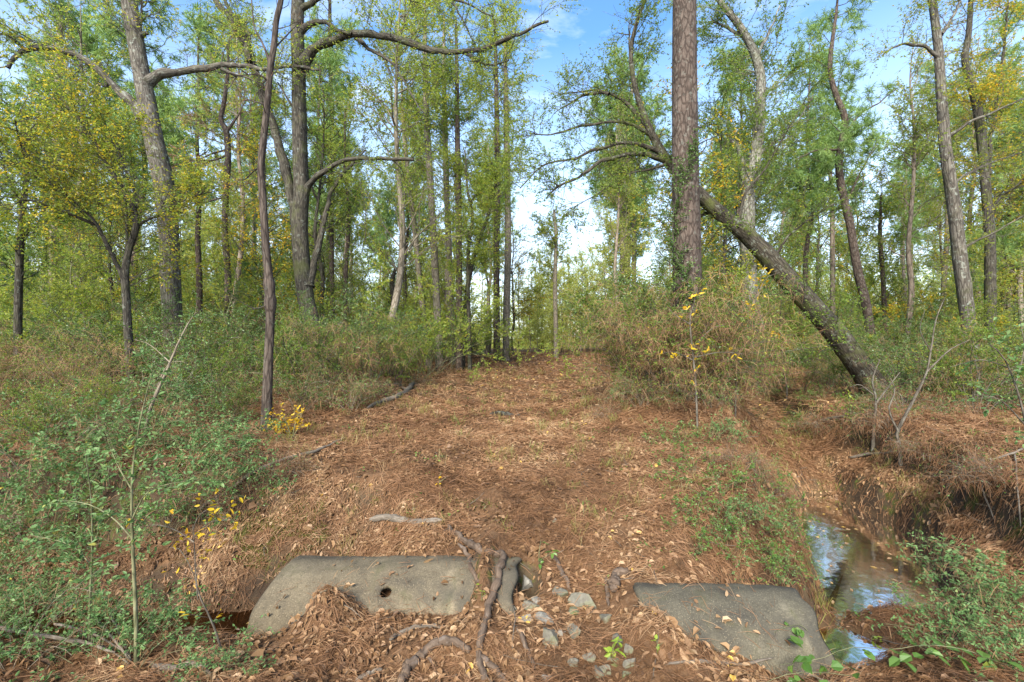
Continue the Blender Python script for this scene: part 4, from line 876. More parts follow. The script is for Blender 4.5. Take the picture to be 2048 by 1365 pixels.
# plants of the foreground banks
shrubs_px([('privet', 15, 1020, .75), ('lowP', 330, 1000, 1.2), ('yauponB', 200, 880, .5), ('yauponB', 90, 910, .5), ('lowP', 370, 930, 1.2), ('privetB', 300, 890, .7), ('low', 420, 1010, 1.1), ('low', 240, 1000, 1.2), ('lowP', 90, 1050, 1.1), ('privet', 420, 830, .8), ('yauponB', 470, 850, .45), ('privet', 60, 960, .8), ('privetB', 160, 1000, .8), ('privetB', 250, 935, .9), ('lowP', 400, 960, 1.2), ('lowP', 200, 960, 1.2), ('lowP', 450, 900, 1.1), ('privetB', 420, 850, .8), ('privet', 350, 845, .9), ('brownB', 500, 820, .6), ('brownB', 640, 800, .6), ('lowP', 480, 975, .9), ('privetB', 60, 880, 1.0), ('brownB', 250, 860, .7), ('brownB', 120, 850, .8)],
          'on the bank above the dark pool', 'shrubs on the bank above the dark pool')
shrubs_px([('privetB', 60, 1290, .62), ('privetB', 130, 1275, .58), ('privet', 20, 1340, .5), ('privetB', 40, 1170, .6), ('privet', 60, 1110, .5), ('lowP', 180, 1130, 1.0), ('lowP', 260, 1080, 1.1), ('lowP', 330, 1060, 1.0), ('lowP', 100, 1230, .9), ('lowP', 20, 1240, 1.0), ('lowP', 300, 1230, .6), ('lowP', 190, 1330, .9), ('lowP', 240, 1350, .8), ('lowP', 400, 1350, .6)], 'at the near edge of the dark pool', 'shrubs at the near edge of the dark pool')
shrubs_px([('low', 1390, 950, 1.0), ('low', 1440, 1000, 1.0), ('lowP', 1470, 1040, .7), ('low', 1500, 1100, .9), ('low', 1400, 1060, .9), ('lowP', 1450, 1100, .7), ('low', 1350, 890, .9), ('lowP', 1420, 880, .8), ('low', 1545, 1125, .6), ('low', 1560, 1040, .8), ('low', 1590, 1090, .7), ('lowP', 1575, 1140, .5), ('heap', 1540, 980, .7), ('heap', 1480, 930, .8), ('low', 1520, 960, .9)],
          'creeping over the bank between the trail and the creek', 'creeping plants on the creek bank')
shrubs_px([('lowP', 1960, 1240, .9), ('lowP', 2010, 1200, 1.0), ('lowP', 1930, 1300, .7), ('privetB', 2040, 1260, .5), ('lowP', 1980, 1330, .8)], 'on the steep bank beside the creek pool', 'plants on the steep creek bank')
shrubs_px([('yauponB', 1940, 800, .6), ('privetB', 2010, 820, 1.0), ('privet', 2040, 790, 1.0), ('heap', 1780, 850, 1.2), ('heap', 1700, 800, 1.3), ('heap', 1900, 830, 1.2), ('heap', 1850, 905, .9), ('heap', 1640, 850, 1.0), ('low', 1650, 800, 1.0), ('low', 1600, 860, 1.0), ('lowP', 1540, 800, 1.2), ('heap', 2000, 960, 1.0), ('low', 1720, 830, 1.0)], 'on the flat ground above the creek', 'brush on the ground above the creek')
shrubs_px([('heap', 840, 770, .9), ('heap', 880, 745, 1.2), ('heap', 760, 790, .8), ('heap', 1225, 800, .7), ('heap', 1210, 830, .7), ('heap', 700, 800, 1.0), ('heap', 560, 940, .7), ('heap', 430, 1000, .8), ('low', 620, 790, .7)], 'along the edge of the trail', 'brush along the trail edge')

# ------------------------------------------------------------------ litter, needles, grass: nobody could count them
def pipe_top(x, y):
    z = np.full(np.shape(x), -99.)
    for x0, x1, y0, z0, R in ((-2.2, .04, 4.53, -2.76, .56), (1.12, 2.6, 4.14, -2.84, .56)):
        inn = (x > x0) & (x < x1) & (np.abs(y - y0) < R)
        z = np.where(inn, np.maximum(z, z0 + np.sqrt(np.maximum(R * R - (y - y0) ** 2, 0))), z)
    return z
def sample(n, y0, y1, pw, margin=.8, slope=1.16):
    y = (rng.uniform(0, 1, n) * (y1 ** pw - y0 ** pw) + y0 ** pw) ** (1 / pw)
    x = rng.uniform(-1, 1, n) * (slope * y + margin)
    return x, y
def surf_points(n, y0, y1, pw, onpipe=.03, clump=0.0, seed=8):
    x, y = sample(n, y0, y1, pw)
    g = ground(x, y); pz = pipe_top(x, y); on = pz > g
    keep = (~on | (rng.random(n) < onpipe)) & (g > WATER - .02)
    gx = (ground(x + .04, y) - g) / .04; gy = (ground(x, y + .04) - g) / .04; st = np.hypot(gx, gy); keep &= rng.random(n) < np.sqrt(1 + st * st) / 2.0 * np.where(st > 2.0, .2, np.where(st > 1.5, .55, 1))
    if clump: keep &= (vnoise(x, y, 1.9, seed) + .5 + vnoise(x, y, 6, seed + 1) * .5) > clump * rng.random(n)
    x, y, g, pz = x[keep], y[keep], g[keep], pz[keep]
    return np.stack([x, y, np.maximum(g, pz)], 1)
def patch(p):
    v = .5 + vnoise(p[:, 0], p[:, 1], 1.5, 41) * 1.0 + vnoise(p[:, 0], p[:, 1], 5.5, 42) * .9
    return np.clip(.5 * rng.random(len(p)) + .5 * v, 0, 1)
def slope_at(p):
    e = .04
    return np.stack([-(ground(p[:, 0] + e, p[:, 1]) - ground(p[:, 0] - e, p[:, 1])) / (2 * e), -(ground(p[:, 0], p[:, 1] + e) - ground(p[:, 0], p[:, 1] - e)) / (2 * e)], 1)
lm = MB()
p = surf_points(190000, 2.5, 12, 1.3, .10, .9); n = len(p); sl = slope_at(p)
a = rng.uniform(0, 2 * PI, n); d = np.stack([np.cos(a), np.sin(a), 0 * a], 1); d[:, 2] = -(d[:, 0] * sl[:, 0] + d[:, 1] * sl[:, 1]) + rng.normal(.05, .28, n)
p[:, 2] += rng.uniform(.002, .03, n); leaf_quads(lm, p, d, rng.gamma(7, .0058, n) + .012, rng.uniform(.28, .72, n), np.clip(patch(p) * 1.05 - .03, 0, 1), 1.3, rng.uniform(-.2, .8, n), fine=True)
p = surf_points(90000, 12, 40, 1.0, .06, .7); n = len(p); a = rng.uniform(0, 2 * PI, n); d = np.stack([np.cos(a), np.sin(a), rng.normal(.1, .3, n)], 1)
p[:, 2] += rng.uniform(.002, .03, n); leaf_quads(lm, p, d, rng.uniform(.07, .15, n), .5, rng.random(n), 1.3, .3)
# leaves afloat on the pools
xf = rng.uniform(-7, -2.3, 70); yf = rng.uniform(3.8, 5.2, 70); kf = ground(xf, yf) < WATER - .03; xf, yf = xf[kf], yf[kf]; n = len(xf); a = rng.uniform(0, 6.28, n)
leaf_quads(lm, np.stack([xf, yf, np.full(n, WATER + .006)], 1), np.stack([np.cos(a), np.sin(a), 0 * a], 1), rng.uniform(.05, .09, n), .4, rng.uniform(.2, 1, n), 8, .05)
nfl = 170; xf = rng.uniform(3.3, 6.0, nfl); yf = rng.uniform(5.2, 8.6, nfl); kf = ground(xf, yf) < WATER - .03; xf, yf = xf[kf], yf[kf]; n = len(xf)
a = rng.uniform(0, 6.28, n); leaf_quads(lm, np.stack([xf, yf, np.full(n, WATER + .006)], 1), np.stack([np.cos(a), np.sin(a), 0 * a], 1), rng.uniform(.05, .09, n), .4, rng.uniform(.8, 1, n), 8, .05)
tag(lm.build('fallen_leaves', M['litter'], smooth=False), 'brown and tan fallen leaves strewn over the forest floor', 'leaf litter', kind='stuff')
nm = MB()
p = surf_points(800000, 2.5, 11, 1.25, .12, 1.0, 12); n = len(p); sl = slope_at(p)
swirl = vnoise(p[:, 0], p[:, 1], 3.0, 21) * 9; a = swirl * .6 + rng.normal(0, 1.5, n); steep = np.hypot(sl[:, 0], sl[:, 1])
d = np.stack([np.cos(a), np.sin(a), 0 * a], 1); dh = np.stack([sl[:, 0], sl[:, 1]], 1)
d = nrm(d)
d[:, 2] = -(d[:, 0] * sl[:, 0] + d[:, 1] * sl[:, 1]) + rng.normal(.03, .24, n)
p[:, 2] += rng.uniform(.0, .045, n); strips(nm, p, d, rng.uniform(.09, .19, n), .0032 * np.clip(p[:, 1] / 4, .9, 3), patch(p), sag=.06)
p = surf_points(260000, 11, 40, 1.0, .1, .9, 12); n = len(p); a = rng.uniform(0, 6.28, n); d = np.stack([np.cos(a), np.sin(a), rng.normal(.08, .2, n)], 1)
p[:, 2] += rng.uniform(0, .04, n); strips(nm, p, d, rng.uniform(.16, .30, n), .0016 * p[:, 1] ** .9, patch(p), sag=.06)
tag(nm.build('pine_needles', M['n_brown'], smooth=False), 'orange brown pine needles carpeting trail and banks', 'pine straw', kind='stuff')
gm = MB()
cn_ = 1500; p = surf_points(cn_ * 3, 4.6, 22, 1.2, 0, 1.2, 30); ctr = p[rng.permutation(len(p))[:cn_]]
per = 14; pp = np.repeat(ctr, per, 0); n = len(pp); pp[:, :2] += rng.normal(0, .05, (n, 2)); pp[:, 2] = ground(pp[:, 0], pp[:, 1])
a = rng.uniform(0, 6.28, n); d = np.stack([np.cos(a) * .7, np.sin(a) * .7, np.ones(n)], 1)
strips(gm, pp, d, rng.uniform(.10, .30, n), .0035 * np.clip(pp[:, 1] / 5, 1, 3), np.clip(np.repeat(rng.random(len(ctr)), per) * .7 + rng.random(n) * .3, 0, 1), sag=.35)
p = surf_points(9000, 6.0, 26, 1.1, 0, 1.3, 71); off_ = np.abs(p[:, 0] - trail_x(p[:, 1])); p = p[rng.random(len(p)) < .04 + .96 * sstep(.6, 1.8, off_)][:3200]; per = 11; pp = np.repeat(p, per, 0); n = len(pp); pp[:, :2] += rng.normal(0, .07, (n, 2)); pp[:, 2] = ground(pp[:, 0], pp[:, 1])
a = rng.uniform(0, 6.28, n); d = np.stack([np.cos(a) * .6, np.sin(a) * .6, np.ones(n)], 1)
strips(gm, pp, d, rng.uniform(.08, .30, n), .0030 * np.clip(pp[:, 1] / 5, 1, 4), np.clip(np.repeat(rng.random(len(p)), per) * .6 + rng.random(n) * .4, 0, 1), 1, sag=.25)
tag(gm.build('grass', [M['grass'], M['n_tan']], smooth=False), 'sparse tufts of dry and green grass among the needles', 'grass', kind='stuff')

sg = MB(); p = surf_points(5200, 4.2, 20, 1.2, 0, 1.3, 61); p = p[(np.abs(p[:, 0] - trail_x(p[:, 1])) > .5 + .5 * rng.random(len(p)))][:900]; per = 9; pp = np.repeat(p, per, 0); n = len(pp)
pp = pp + rng.normal(0, .05, (n, 3)) * np.array([1, 1, .35]); pp[:, 2] = np.maximum(ground(pp[:, 0], pp[:, 1]) + .01, pp[:, 2] + .03); a = rng.uniform(0, 6.28, n)
leaf_quads(sg, pp, np.stack([np.cos(a), np.sin(a), rng.normal(.2, .3, n)], 1), rng.uniform(.02, .05, n), .5, np.clip(np.repeat(rng.random(len(p)), per) * .7 + rng.random(n) * .3, 0, 1), .8)
tag(sg.build('ground_cover', M['l_vine'], smooth=False), 'small green sprigs dotted through the litter beside the trail', 'ground cover', kind='stuff')
mm_ = MB()
for px, py, r_, cnt in ((560, 1085, .40, 2600), (500, 1070, .30, 1500), (610, 1020, .22, 700), (100, 1090, .5, 1500), (1830, 965, .35, 1600), (1880, 1010, .2, 500), (2010, 1110, .35, 1500), (1445, 960, .3, 600), (1560, 900, .4, 700), (1660, 800, .6, 800), (950, 1010, .2, 150), (480, 880, .5, 300)):
    q = gp(px, py); rr_ = r_ * np.sqrt(rng.random(cnt)); aa = rng.uniform(0, 6.28, cnt); x = q[0] + rr_ * np.cos(aa) * 1.5; y = q[1] + rr_ * np.sin(aa) * .6
    k_ = vnoise(x, y, 7, 51) > -.12; x, y = x[k_], y[k_]; n = len(x)
    d = np.stack([rng.normal(0, .7, n), rng.normal(-.2, .7, n), np.ones(n)], 1); strips(mm_, np.stack([x, y, ground(x, y)], 1), d, rng.uniform(.02, .05, n), .007, None, sag=.1)
tag(mm_.build('moss', M['moss'], smooth=False), 'olive green moss on the damp earth banks', 'moss', kind='stuff')
tm = MB(); p = surf_points(2600, 2.6, 16, 1.3, 0, .8, 33); n = len(p); a = rng.uniform(0, 6.28, n); ln = rng.uniform(.12, .55, n) ** 1.3
d = np.stack([np.cos(a), np.sin(a), rng.normal(.08, .12, n)], 1); Q = [p + np.array([0, 0, .015])]
for _ in range(4):
    d = nrm(d + rng.normal(0, .16, (n, 3)) * np.array([1, 1, .4])); nx_ = Q[-1] + d * (ln / 4)[:, None]; nx_[:, 2] = np.maximum(nx_[:, 2], ground(nx_[:, 0], nx_[:, 1]) + .008); Q.append(nx_)
tubes(tm, np.stack(Q, 1), np.linspace(1, .5, 5)[None] * rng.uniform(.002, .006, n)[:, None], 4)
tag(tm.build('twig_litter', M['wood']), 'thin dead twigs strewn through the leaf litter', 'twigs', kind='stuff')

# ------------------------------------------------------------------ roots, logs, sticks
def lying(name, label, cat, pts, ws, mat, lift=.3, forks=(), group=None, sides=12, amp=.07, straight=False):
    def path(pts, ws):
        ws = np.interp(np.linspace(0, 1, len(pts)), np.linspace(0, 1, len(ws)), ws)
        Q = []
        for (px, py), w_ in zip(pts, ws):
            q = gp(px, py)
            for _ in range(2):
                pz = float(pipe_top(np.array([q[0]]), np.array([q[1]]))[0])
            r = w_ * q[1] / F / 2 * .88
            Q.append([q[0], q[1], max(q[2], pz) + r * (2 * lift - .35), r])
        Q = np.array(Q)
        if straight: Q[:, 2] = np.linspace(Q[0, 2], Q[-1, 2], len(Q))
        S = spline(Q, max(14, len(pts) * 9)); n_ = len(S); u = np.arange(n_) * .9 + pts[0][0]; r = S[:, 3].copy(); S[:, 3] *= .95 - .15 * np.linspace(-1, 1, n_) ** 2
        for ax, o_ in ((0, 1), (1, 2), (2, 3)) if not straight else (): S[:, ax] += (vnoise(u, u * .3, .35, o_) * 1.2 + vnoise(u, u * .3, 1.1, o_) * .3) * r * (1.0 if ax < 2 else .7)
        S[:, 3] *= 1 + vnoise(u, u * .2, .5, 9) * .4; S[-2:, 3] *= np.array([.8, .5]); S[:2, 3] *= np.array([.6, .85])
        return S
    S = path(pts, ws); b = S[0, :3].copy()
    mb = MB(); tubes(mb, (S[:, :3] - b)[None], S[None, :, 3], sides, bump=trunk_bump(amp, 10, 4), cap=True)
    o = mb.build(name, mat, loc=b); tag(o, label, cat, group)
    for f in forks:
        S = path(*f); m2 = MB(); tubes(m2, (S[:, :3] - b)[None], S[None, :, 3], sides, bump=trunk_bump(amp, 10, 4), cap=True)
        m2.build('fork', mat, o)
    return o
lying('tree_root', 'long pale brown root draped down the bank over the broken pipe lip', 'root', [(893, 1058), (930, 1088), (960, 1108), (993, 1115), (1008, 1128), (1000, 1160), (985, 1200), (970, 1240), (962, 1275), (956, 1310), (962, 1345), (968, 1375)], [14, 17, 17, 18, 17, 18, 20], M['root'], .55,
      [([(915, 1092), (935, 1125), (950, 1158), (976, 1192)], [9, 12, 12]), ([(960, 1318), (985, 1342), (1012, 1372)], [15, 16])], sides=16)
lying('tree_root', 'thick dark root bending out of the litter at the bottom centre', 'root', [(800, 1378), (815, 1345), (850, 1313), (890, 1296), (922, 1300), (940, 1318)], [24, 24, 20, 16], M['root'], .6, [([(856, 1318), (872, 1345), (882, 1375)], [8, 6])], sides=16)
lying('tree_root', 'short straight root running down from the bank right of the seedling', 'root', [(1107, 1115), (1118, 1140), (1130, 1162), (1142, 1186)], [10, 12, 10], M['root'], .5)
lying('tree_root', 'thin upright root beside the curled grey stub', 'root', [(1212, 1158), (1215, 1185), (1218, 1215)], [8, 10, 8], M['root'], .5)
lying('tree_root', 'thick curled grey root stub at the end of the dark pipe', 'root', [(1230, 1190), (1230, 1170), (1240, 1155), (1258, 1150)], [24, 22, 20], M['root'], .6, sides=16)
lying('tree_root', 'weathered root winding through the stones', 'root', [(1018, 1250), (1042, 1272), (1058, 1308), (1072, 1345)], [10, 12, 9], M['root'], .5)
lying('fallen_stick', 'small bent pale stick on the leaves below the pale pipe', 'stick', [(778, 1284), (800, 1270), (830, 1259), (860, 1256), (892, 1257)], [11, 11, 7], M['wood'], .5)
lying('fallen_log', 'short rotting grey log lying level above the pale pipe', 'log', [(740, 1046), (775, 1047), (830, 1047), (885, 1047)], [15, 18, 19], M['wood'], .5, sides=18, straight=True)
lying('fallen_stick', 'grey dead branch at the lower edge beside the dark pool', 'stick', [(285, 1335), (340, 1345), (395, 1340), (445, 1378)], [16, 15, 10], M['wood'], .5)
lying('fallen_branch', 'long grey dead branch lying across the dark pool in the corner', 'branch', [(-20, 1288), (60, 1298), (150, 1312), (230, 1330)], [10, 9, 7], M['wood'], 4.0)
lying('fallen_branch', 'dead branch sloping from the privet into the dark pool', 'branch', [(30, 1262), (110, 1275), (180, 1290), (260, 1330)], [7, 6, 4], M['wood'], 5.0, [([(110, 1275), (140, 1240), (150, 1200)], [4, 3])])
lying('fallen_branch', 'bundle of thin dead stems leaning at the near pool edge', 'branch', [(260, 1340), (225, 1290), (185, 1245), (150, 1215)], [6, 5, 3], M['wood'], 3.0, [([(262, 1338), (240, 1280), (215, 1225)], [5, 3]), ([(258, 1342), (205, 1300), (160, 1275)], [4, 3])])
lying('fallen_stick', 'thin grey stick lying before the dark pipe', 'stick', [(1330, 1335), (1400, 1327), (1470, 1332), (1545, 1338)], [7, 8, 6], M['wood'], .6)
lying('fallen_stick', 'split slab of wood resting on the dark pipe', 'stick', [(1530, 1280), (1556, 1302), (1582, 1322)], [13, 12, 8], M['wood'], .6)
lying('fallen_stick', 'stub of grey wood poking out at the very bottom near the bent root', 'stick', [(712, 1368), (740, 1352), (765, 1345)], [12, 10], M['wood'], .5)
lying('fallen_branch', 'pale forked dead branch on the litter beside the trail', 'branch', [(735, 822), (765, 808), (795, 800), (815, 786), (826, 768)], [9, 14, 13, 9], M['wood'], .7, [([(812, 785), (795, 772), (768, 776)], [7, 5])])
lying('fallen_log', 'dark rotten log sunk in the middle of the trail', 'log', [(980, 832), (1003, 830), (1026, 833)], [9, 11, 8], M['oak_dark'], .4)
lying('fallen_branch', 'long thin branch slanting over the undercut bank', 'branch', [(395, 1035), (450, 995), (510, 955), (580, 925), (640, 905), (690, 880)], [9, 9, 8, 5], M['wood'], 1.2)
lying('fallen_branch', 'thin grey branch lying across the gully below the leaning tree', 'branch', [(1640, 848), (1690, 838), (1742, 825)], [7, 8], M['wood'], 1.0)
lying('fallen_branch', 'grey branch on the lip of the steep creek bank', 'branch', [(1698, 920), (1745, 912), (1815, 912)], [7, 7], M['wood'], .8)
lying('fallen_branch', 'pale wiry dead branch sprawling over the creek bank', 'branch', [(1880, 960), (1940, 935), (2000, 925), (2060, 900)], [6, 5, 4], M['wood'], 2.0, [([(1985, 928), (1965, 980), (1990, 1050)], [5, 3]), ([(2030, 915), (2035, 980), (2042, 1060)], [4, 3])])

# ------------------------------------------------------------------ stones
def stone(label, px, py, size, mat, seed):
    r_ = np.random.default_rng(seed); q = gp(px, py); R = size * q[1] / F / 2 * .86
    u = np.linspace(0, 2 * PI, 17)[:-1]; v_ = np.linspace(-PI / 2, PI / 2, 10)
    U, V = np.meshgrid(u, v_); P = np.stack([np.cos(V) * np.cos(U), np.cos(V) * np.sin(U), np.sin(V)], -1)
    # a broken block: clip the ball by a few random planes
    for _ in range(9):
        nrmv = r_.normal(0, 1, 3); nrmv /= np.linalg.norm(nrmv); dcut = r_.uniform(.38, .66)
        ex = np.maximum((P @ nrmv) - dcut, 0)[..., None]; P = P - ex * nrmv
    P = P * np.array([r_.uniform(.95, 1.2), r_.uniform(.8, 1.0), r_.uniform(.7, .95)]) * R * 1.55
    P = P + r_.normal(0, .012 * R, P.shape)
    a = r_.uniform(0, 6.28); P = P @ np.array([[math.cos(a), -math.sin(a), 0], [math.sin(a), math.cos(a), 0], [0, 0, 1]])
    i = np.arange(160).reshape(10, 16); j = np.roll(i, -1, 1); qd = np.stack([i[:-1], j[:-1], j[1:], i[1:]], -1)
    mb = MB(); mb.add(P.reshape(-1, 3), qd.reshape(-1, 4))
    o = mb.build('stone', mat, smooth=False, loc=q + np.array([0, 0, R * .08])); tag(o, label, 'stone', 'stones between the pipes')
G_, W_, Mo = M['rockG'], M['rockW'], M['rockM']
for k, (lab, px, py, sz, mt) in enumerate([
    ('pale blocky stone just below the broken pipe lip', 1053, 1182, 28, W_), ('small white stone tucked above a larger grey one', 1072, 1203, 22, W_), ('grey stone under the small white stone', 1060, 1216, 30, G_),
    ('small flat stone beside the long draped root', 1022, 1222, 19, G_), ('narrow upright pale stone near the winding root', 1054, 1243, 23, W_), ('long tilted pale stone in the middle of the stones', 1089, 1243, 34, W_),
    ('grey stone at the lower end of the short straight root', 1124, 1190, 32, G_), ('largest grey green stone, by the thin upright root', 1168, 1210, 46, G_), ('mossy yellow green stone left below the largest stone', 1143, 1228, 24, Mo),
    ('grey stone half buried below the curled root stub', 1213, 1240, 28, G_), ('wide low grey stone below the middle stones', 1100, 1284, 38, G_), ('rounded grey stone right of the wide low stone', 1148, 1266, 33, G_),
    ('tiny pale pebble between the wide low and rounded stones', 1119, 1271, 15, W_), ('rounded stone low in the leaves left of the stone pile', 1180, 1319, 25, G_), ('dull flat stone sunk in litter beside the pile', 1146, 1331, 21, G_),
    ('dark upright stone topmost in the pile under the yellow seedling', 1238, 1288, 25, G_), ('blocky stone on the right shoulder of the pile', 1256, 1303, 26, G_), ('stone wedged in the centre of the pile', 1230, 1326, 28, Mo),
    ('squared stone at the right foot of the pile', 1260, 1332, 28, G_), ('angular stone at the left foot of the pile', 1211, 1341, 27, G_), ('stone at the lower left corner of the pile', 1194, 1352, 27, G_), ('lowest stone below the pile', 1250, 1352, 22, Mo),
    ('pale stone cut by the bottom edge of the picture', 1094, 1363, 26, W_), ('small stone near the top of the bank litter', 1108, 1045, 10, G_), ('small dark stone on the bank above the log', 828, 1021, 11, G_)]):
    stone(lab, px, py, sz, mt, 500 + k)

FINE = True
# ------------------------------------------------------------------ saplings, seedlings and vines traced from the photo
def sapling(name, label, cat, d, stems, mat, leaves=None, twigs=14, tl=.25, per=7, size=.05, lmat='l_privet', group=None, ground_base=True, width=.5, twmat=None, t0=.3, flat=.8):
    lb = MB(); polys = []; base = None; g0 = gp(*stems[0][0][0]); d = float(g0[1]) if abs(g0[1] - d) < 4 else d
    for st in stems:
        P, R = px_path(st[0], st[1], d, dd=st[2] if len(st) > 2 else 0.0, ground_base=ground_base and base is None)
        if base is None: base = P[0].copy()
        tubes(lb, (P - base)[None], np.maximum(R * (.8 - .35 * np.linspace(0, 1, len(R))), .0014)[None], 7); polys.append(spline(P, 10))
    root = empty(name, base, label, cat, group)
    A = np.stack(polys)
    Q, _, _, _ = children(A, twigs, t0, 1, tl, (.6, 1.2), .1, .2, 5, flat=.5)
    tubes(lb, Q - base, np.linspace(1, .4, 5)[None] * np.full((len(Q), 1), .0018), 3)
    lb.build('stems', M[mat], root)
    if per:
        cm = MB(); leaves_on(cm, Q - base, per, size, .1, width, flat, .1); cm.build('leaves', M[lmat], root, smooth=False)
    return root
sapling('sapling', 'tall straight green stem rising out of the dark pool edge', 'sapling', 4.2, [([(272, 1335), (272, 1250), (268, 1150), (264, 1060), (264, 960), (275, 870), (290, 800), (305, 740)], [11, 10, 8, 6, 4]), ([(264, 1040), (290, 990), (330, 970), (395, 960)], [4, 3], -.2), ([(266, 1080), (230, 1040), (180, 1010), (120, 1000)], [4, 3], .3), ([(264, 980), (235, 930), (215, 880)], [4, 2], .1)], 'twig_green', twigs=60, tl=.28, per=9, size=.045)
sapling('sapling', 'thin greenish stem beside the taller pool edge sapling', 'sapling', 4.4, [([(180, 1300), (180, 1200), (184, 1100), (182, 1000), (170, 900)], [7, 6, 5, 3]), ([(182, 1130), (140, 1090), (60, 1070)], [3, 2], .2)], 'twig_green', twigs=40, tl=.3, per=9, size=.045)
sapling('sapling', 'pale slanted bare stem leaning in front of the lichen spotted oak', 'sapling', 6.5, [([(285, 880), (300, 820), (330, 750), (355, 690), (375, 650), (392, 625)], [10, 9, 8, 6, 4]), ([(300, 815), (335, 730), (370, 725)], [4, 2]), ([(340, 725), (300, 690), (270, 680)], [3, 2])], 'twig_pale', twigs=36, tl=.5, per=9, size=.05, t0=.45)
sapling('yellow_sapling', 'wiry sapling with a few yellow leaves over the dark pool', 'sapling', 4.6, [([(455, 1312), (430, 1260), (415, 1225), (395, 1180), (390, 1120), (388, 1080), (385, 1050)], [6, 5, 4, 3]), ([(388, 1085), (350, 1060), (310, 1050), (270, 1060)], [3, 2], .2), ([(386, 1060), (400, 1030), (440, 1005)], [3, 2]), ([(396, 1200), (388, 1150), (360, 1100), (340, 1095)], [3, 2]), ([(388, 1075), (420, 1045), (470, 1040)], [3, 2], -.2)], 'twig', twigs=24, tl=.22, per=3, size=.055, lmat='l_yellow', width=.42)
sapling('yellow_shrub', 'small bright yellow shrub at the foot of the scorched pine', 'shrub', 7.0, [([(585, 880), (575, 850), (560, 830)], [4, 2]), ([(585, 880), (590, 850), (600, 825)], [4, 2]), ([(585, 880), (570, 860), (540, 850)], [4, 2]), ([(585, 878), (595, 860), (608, 850)], [3, 2])], 'twig_green', twigs=44, tl=.28, per=7, size=.055, lmat='l_yellow')
sapling('yellow_sapling', 'sapling with large drooping yellow leaves before the large pine', 'sapling', 6.6, [([(1395, 860), (1392, 780), (1385, 700), (1380, 640), (1390, 600), (1392, 570)], [6, 5, 4, 2]), ([(1385, 700), (1420, 660), (1450, 650)], [3, 2]), ([(1384, 720), (1350, 705), (1320, 708)], [3, 2]), ([(1388, 715), (1440, 705), (1485, 708)], [3, 2]), ([(1382, 650), (1350, 630), (1330, 610)], [3, 2])], 'twig', twigs=20, tl=.18, per=3, size=.085, lmat='l_yellow', width=.42, flat=.4)
sapling('yellow_sapling', 'spray of orange leaves hanging in front of the leaning trunk', 'sapling', 8.6, [([(1470, 840), (1475, 740), (1500, 640), (1520, 560), (1530, 530)], [5, 4, 2]), ([(1505, 620), (1530, 560), (1560, 545)], [3, 2]), ([(1500, 650), (1530, 665), (1555, 672)], [3, 2])], 'twig', twigs=16, tl=.25, per=4, size=.10, lmat='l_yellow', width=.42, t0=.6)
sapling('bare_sapling', 'crooked bare grey sapling standing at the lip of the creek bank', 'sapling', 7.0, [([(1803, 930), (1798, 890), (1796, 862), (1830, 795), (1853, 745), (1862, 700), (1872, 640), (1890, 595)], [10, 9, 8, 6, 5, 3]), ([(1797, 865), (1778, 820), (1790, 780), (1770, 740)], [6, 4, 3]), ([(1852, 745), (1900, 700), (1940, 680)], [5, 3]), ([(1860, 700), (1840, 660), (1850, 620)], [3, 2])], 'twig', twigs=22, tl=.3, per=3, size=.045, lmat='l_green')
sapling('bare_sapling', 'short lichen grey snag left of the crooked bare sapling', 'sapling', 8.0, [([(1745, 900), (1748, 850), (1752, 800), (1745, 760), (1760, 720)], [9, 8, 7, 4]), ([(1750, 810), (1780, 770), (1800, 745)], [5, 3]), ([(1746, 790), (1720, 770), (1700, 775)], [4, 2])], 'twig', twigs=26, tl=.35, per=0)
sapling('leafy_sapling', 'leafy round leaved sapling reaching in at the picture edge above the creek', 'sapling', 5.4, [([(2075, 1010), (2060, 900), (2040, 800), (2010, 720), (1980, 690)], [7, 6, 4]), ([(2050, 850), (2000, 800), (1950, 790)], [4, 2]), ([(2030, 770), (2048, 700), (2040, 640)], [4, 2]), ([(2015, 735), (1960, 720), (1900, 735)], [3, 2], .3)], 'twig', twigs=40, tl=.3, per=7, size=.055, lmat='l_privet')
sapling('leafy_sapling', 'bushy lime green sprig on the ground below the leaning trunk', 'shrub', 8.4, [([(1705, 845), (1700, 815), (1698, 790)], [4, 2]), ([(1705, 845), (1720, 820), (1735, 800)], [4, 2]), ([(1705, 845), (1690, 830), (1680, 815)], [3, 2])], 'twig_green', twigs=22, tl=.2, per=6, size=.06, lmat='l_lime')
for k, (lab, px, py, hh, d, sz, lm_, nn) in enumerate([('green climbing seedling by the dark hole at the pipe lip', 1080, 1140, 60, 4.45, .07, 'l_vine', 5), ('lime green seedling growing from the stone pile', 1228, 1318, 36, 3.55, .06, 'l_lime', 8), ('lime seedling right of the stone pile', 1316, 1300, 24, 3.6, .045, 'l_lime', 5),
        ('tiny lime sprig on the long draped root', 965, 1200, 20, 4.1, .035, 'l_lime', 4), ('single yellow sprout halfway up the trail slope', 881, 972, 28, 5.9, .07, 'l_yellow', 2), ('lime sprig in the leaves at the low right', 1745, 1290, 20, 3.9, .05, 'l_lime', 4)]):
    sapling('seedling', lab, 'seedling', gp(px, py)[1], [([(px, py + 4), (px - 2, py - hh * .5), (px + 2, py - hh)], [3, 2]), ([(px, py - hh * .3), (px + hh * .4, py - hh * .6)], [2, 1])], 'twig_green', twigs=nn, tl=.05, per=2, size=sz, lmat=lm_, width=.62)
